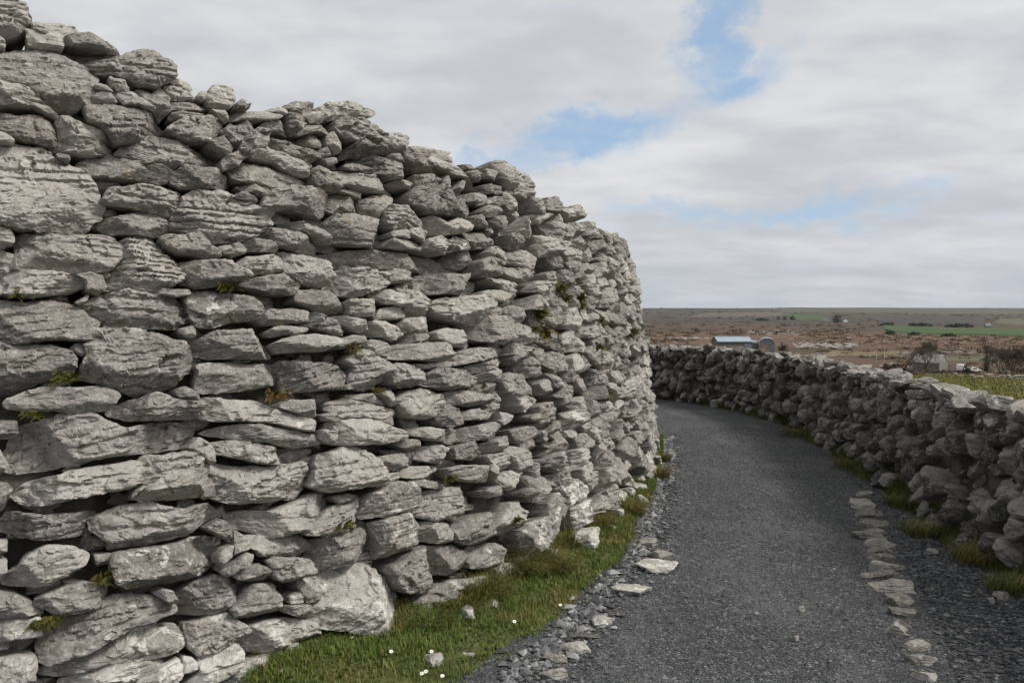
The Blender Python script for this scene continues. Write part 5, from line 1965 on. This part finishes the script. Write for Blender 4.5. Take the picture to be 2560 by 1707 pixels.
# white vehicles
def car(px, py, label, yaw, van):
    g = ground_at(px, py)
    r = empty('parked_van' if van else 'parked_car', g)
    r.rotation_euler = (0, 0, yaw)
    L_, H_, W_ = (4.8, 2.1, 1.85) if van else (4.2, 1.45, 1.75)
    pr = [(-L_ / 2, .35), (-L_ / 2, .9), (-L_ * .46, H_ * .95), (-L_ * .35, H_), (L_ * .12, H_), (L_ * .28, H_ * .62), (L_ * .47, H_ * .52), (L_ / 2, .5), (L_ / 2, .35)]
    P = np.array(pr)
    n = len(P)
    V = np.vstack([np.column_stack([P[:, 0], 0 * P[:, 0] - W_ / 2, P[:, 1]]), np.column_stack([P[:, 0], 0 * P[:, 0] + W_ / 2, P[:, 1]])])
    i_ = np.arange(n)
    Q = np.stack([i_, (i_ + 1) % n, n + (i_ + 1) % n, n + i_], -1)
    c0 = 2 * n
    V = np.vstack([V, [[0, -W_ / 2, .7], [0, W_ / 2, .7]]])
    T = np.vstack([np.stack([(i_ + 1) % n, i_, 0 * i_ + c0], -1), np.stack([n + i_, n + (i_ + 1) % n, 0 * i_ + c0 + 1], -1)])
    mesh('body', V, [Q, T], M_WHITE, r, None, False)
    put('window', [box(-L_ * .3, L_ * .12, -W_ / 2 - .02, W_ / 2 + .02, H_ * .62, H_ * .92)], M_DARK, r)
    for wx in (-L_ * .3, L_ * .3):
        for wy in (-W_ / 2, W_ / 2):
            g_ = np.linspace(0, 2 * PI, 14, endpoint=False)
            V = np.vstack([np.column_stack([wx + s_ * np.cos(g_), 0 * g_ + wy + dy_, .33 + s_ * np.sin(g_)]) for dy_, s_ in ((-.1, .2), (-.1, .33), (.1, .33), (.1, .2))])
            Qw = [(a * 14 + i, a * 14 + (i + 1) % 14, (a + 1) * 14 + (i + 1) % 14, (a + 1) * 14 + i) for a in range(3) for i in range(14)]
            mesh('wheel', V, np.array(Qw), M_TYRE, r)
    tag(r, label, 'van' if van else 'car', 'white vehicles by the cottage')


car(2403, 927, 'white van left of the dark bush beside the cottage', .9, True)
car(2434, 930, 'white car with dark windows right of the dark bush beside the cottage', .35, False)

# far houses
for k, (px, py, wpx, lb, gab, chim) in enumerate(((2062, 803, 16, 'low white bungalow tiny on the far slope below the ridge', 0, 0), (2113, 805, 9, 'tiny white gable fronted house under a big tree', 1, 0),
                                                  (2471, 819, 18, 'dark roofed house with two white chimneys beyond the green field', 0, 2))):
    g = ground_at(px, py)
    kx_ = g[1] / F
    hs = empty('far_house', g)
    W2 = wpx * kx_ / 2
    D2 = W2 * (1.2 if gab else .5)
    e_, r_ = W2 * (.9 if gab else .4), W2 * (1.9 if gab else .75)
    put('wall', [box(-W2, W2, -D2, D2, -2, e_)] + gable_ends(-W2, W2, -D2, D2, e_, r_, .3), M_WHITE if chim == 0 else M_RUIN, hs)
    rf = put('roof', gable_roof(-W2, W2, -D2, D2, e_, r_, .3, .3), M_CLAD, hs)
    for c_ in range(chim):
        xx_ = (-.55 if c_ == 0 else .1) * W2
        put('chimney', [box(xx_, xx_ + W2 * .3, -W2 * .15, W2 * .15, r_ - .6, r_ + W2 * .38)], M_WHITE, rf)
    if gab:
        hs.rotation_euler = (0, 0, PI / 2)
    tag(hs, lb, 'house')


# bare and ivy-clad trees
def bare_tree(px, py, hpx, spread, label, seed, ivy=0.0, stems=1, lvl=5, m_=M_BARK, cat='tree', name='bare_tree', group=None):
    g = ground_at(px, py)
    H_ = hpx * g[1] / F
    rng = np.random.RandomState(seed)
    root = empty(name, g)
    wood, tw = Acc(), Acc()
    minr = .55 * g[1] / F * .5

    def grow(p, d_, L_, r, k):
        e = p + d_ * L_
        V, Q = tube(p, e, max(r, minr), max(r * .72, minr), 5 if k < 2 else 3)
        (wood if k < 2 else tw).add(V, Q)
        if k >= lvl:
            return
        for _ in range(rng.randint(2, 4) + (k > 2)):
            nd = d_ + rng.normal(0, .42 * spread, 3)
            nd[2] += .12
            nd /= np.linalg.norm(nd)
            grow(p + d_ * L_ * rng.uniform(.55, 1.0), nd, L_ * rng.uniform(.62, .82), r * .58, k + 1)
    for s_ in range(stems):
        d_ = np.array([rng.normal(0, .2 * (stems > 1)), rng.normal(0, .2 * (stems > 1)), 1.0])
        d_ /= np.linalg.norm(d_)
        grow(np.array([rng.normal(0, .05 * H_ * (stems > 1)), 0, -.3]), d_, H_ * .36, H_ * .020, 0)
    wood.build('trunk', m_, root)
    tw.build('crown', m_, root)
    if ivy:
        V, Q = bush_pts(int(420 * ivy), H_ * .07, H_ * .07, H_ * .40, rng, H_ * .025)
        V2, Q2 = bush_pts(int(520 * ivy), H_ * .26, H_ * .24, H_ * .22, rng, H_ * .022)
        A = Acc()
        A.add(V, Q)
        A.add(V2 + (0, 0, H_ * .50), Q2)
        A.build('ivy', M_IVY, root, None and False)
    tag(root, label, cat, group)


bare_tree(2312, 928, 84, 1.25, 'spreading leafless tree in front of the stone cottage', 1, 0, 4, 6, plain('twig_grey', (.115, .105, .075), .95, .2))
bare_tree(2466, 928, 92, .9, 'tall dark ivy covered tree right of the white vehicles', 2, 1.0)
bare_tree(2505, 936, 76, 1.1, 'leafless bushy tree first to the right of the ivy covered tree', 3, .15, 4, 6, M_BARK, 'tree', 'bare_tree', 'bare trees at the right')
bare_tree(2535, 938, 84, 1.1, 'leafless tree between two others at the right edge', 4, .2, 4, 6, M_BARK, 'tree', 'bare_tree', 'bare trees at the right')
bare_tree(2566, 938, 88, 1.1, 'large bare tree cut off by the right picture edge', 5, .2, 4, 6, M_BARK, 'tree', 'bare_tree', 'bare trees at the right')


def bush(px, py, wpx, hpx, label, seed, m_, n=420, cat='bush', name='bush', group=None, leaf=.09):
    g = ground_at(px, py)
    k = g[1] / F
    rng = np.random.RandomState(seed)
    root = empty(name, g)
    V, Q = bush_pts(n, wpx * k / 2, wpx * k / 2 * .8, hpx * k * .72, rng, max(wpx, hpx) * k * leaf)
    mesh('crown', V, Q, m_, root, None, False)
    V, Q = tube((0, 0, -.3), (0, 0, hpx * k * .5), wpx * k * .04, wpx * k * .02, 6)
    mesh('trunk', V, Q, M_BARK, root)
    tag(root, label, cat, group)


M_DBUSH = plain('dark_bush', (.045, .042, .022), .95, .4, .4)
M_RBUSH = plain('rust_bracken', (.20, .085, .04), .95, .3, .5)
bush(2418, 934, 22, 24, 'dark ivy bush between the white van and the white car', 11, M_IVY, 500)
bush(1957, 877, 26, 22, 'olive brown bush at the right end of the barn', 12, M_DBUSH, 420)
bush(2258, 914, 18, 9, 'rusty orange bracken clump left of the cottage', 13, M_RBUSH, 260)
bush(2238, 925, 60, 16, 'grey brown thicket at the field edge left of the cottage', 14, plain('thicket', (.085, .06, .045), .95, .3, .4), 520)
bush(1770, 876, 40, 16, 'dark scrub bush left of the long shed', 15, M_DBUSH, 420)
for k, (px, py, wpx, hpx, lb) in enumerate(((1946, 800, 12, 12, 'dark conifer at the left of the far clump'), (1962, 801, 12, 15, 'dark conifer in the middle of the far clump'), (1980, 801, 13, 16, 'tallest dark conifer at the right of the far clump'),
                                            (2092, 806, 26, 26, 'large rounded tree standing below the far ridge'), (2216, 815, 38, 10, 'dark hedge clump at the upper left corner of the green field'),
                                            (2300, 815, 60, 8, 'long dark hedge along the top of the green field'), (2400, 818, 70, 9, 'dark hedge right of the long one above the green field'),
                                            (2225, 836, 30, 13, 'dark bush at the lower left corner of the green field'), (2285, 838, 34, 9, 'dark bush below the green field, second from its lower left corner'),
                                            (1905, 803, 40, 8, 'low dark plantation left of the conifers'), (2372, 841, 40, 7, 'low dark bush below the middle of the green field'))):
    bush(px, py, wpx, hpx, lb, 40 + k, M_CONIF, 300, 'tree' if hpx > 11 else 'hedge', 'far_tree' if hpx > 11 else 'far_hedge', 'trees and hedges on the far slopes', .08)
for k, (px, py, wpx, hpx) in enumerate(((2298, 770.5, 14, 4), (2380, 770.5, 12, 3), (2020, 771.5, 10, 2.5), (2205, 771, 8, 2.5))):
    g = ground_at(px, 772.5)
    pass

# low field walls of pale stones at the end of the pasture
M_FARW = plain('pale_wall_stone', (.22, .21, .195), .95, .35, 4)
for (pts, lb) in ((((2215, 929), (2270, 933), (2340, 937), (2400, 941)), 'low broken wall of pale stones at the pasture end below the cottage'),
                  (((2425, 944), (2490, 945), (2560, 949), (2640, 953)), 'low pale stone wall at the pasture end near the right trees')):
    A = Acc()
    P = np.array([ground_at(*p) for p in pts])
    for i in range(len(P) - 1):
        for f_ in np.arange(0, 1, .011):
            c = P[i] * (1 - f_) + P[i + 1] * f_
            for lv in range(2):
                if rb.rand() < (.7 if lv == 0 else .35) * (.3 + 1.1 * (vnoise(np.array([[c[0] * .5, c[1] * .5, 0.]]))[0] > -.2)):
                    V, Q = rock((rb.uniform(.1, .28), rb.uniform(.1, .25), rb.uniform(.06, .14)), rb, .08)
                    A.add(rotz(V, rb.uniform(0, 3)) + c + (rb.normal(0, .12), rb.normal(0, .12), .03 + .07 * lv), Q)
    o = A.build('field_wall', M_FARW)
    tag(o, lb, 'stone wall')


# ------------------------------------------------------------------ thin haze over the valley
hm_ = bpy.data.materials.new('haze')
hm_.use_nodes = True
ht = NT(hm_.node_tree)
pv = ht.n.new('ShaderNodeVolumePrincipled')
pv.inputs['Color'].default_value = (.86, .92, 1.0, 1)
pv.inputs['Density'].default_value = .00003
pv.inputs['Anisotropy'].default_value = .2
ho = ht.n.new('ShaderNodeOutputMaterial')
ht.link(pv.outputs[0], ho.inputs['Volume'])
V, Q = box(-6600, 6600, -6600, 6600, -40, 80)
o = mesh('haze', V, Q, hm_, None, None, False)
tag(o, 'thin pale haze over the far hills', 'haze', kind='stuff')
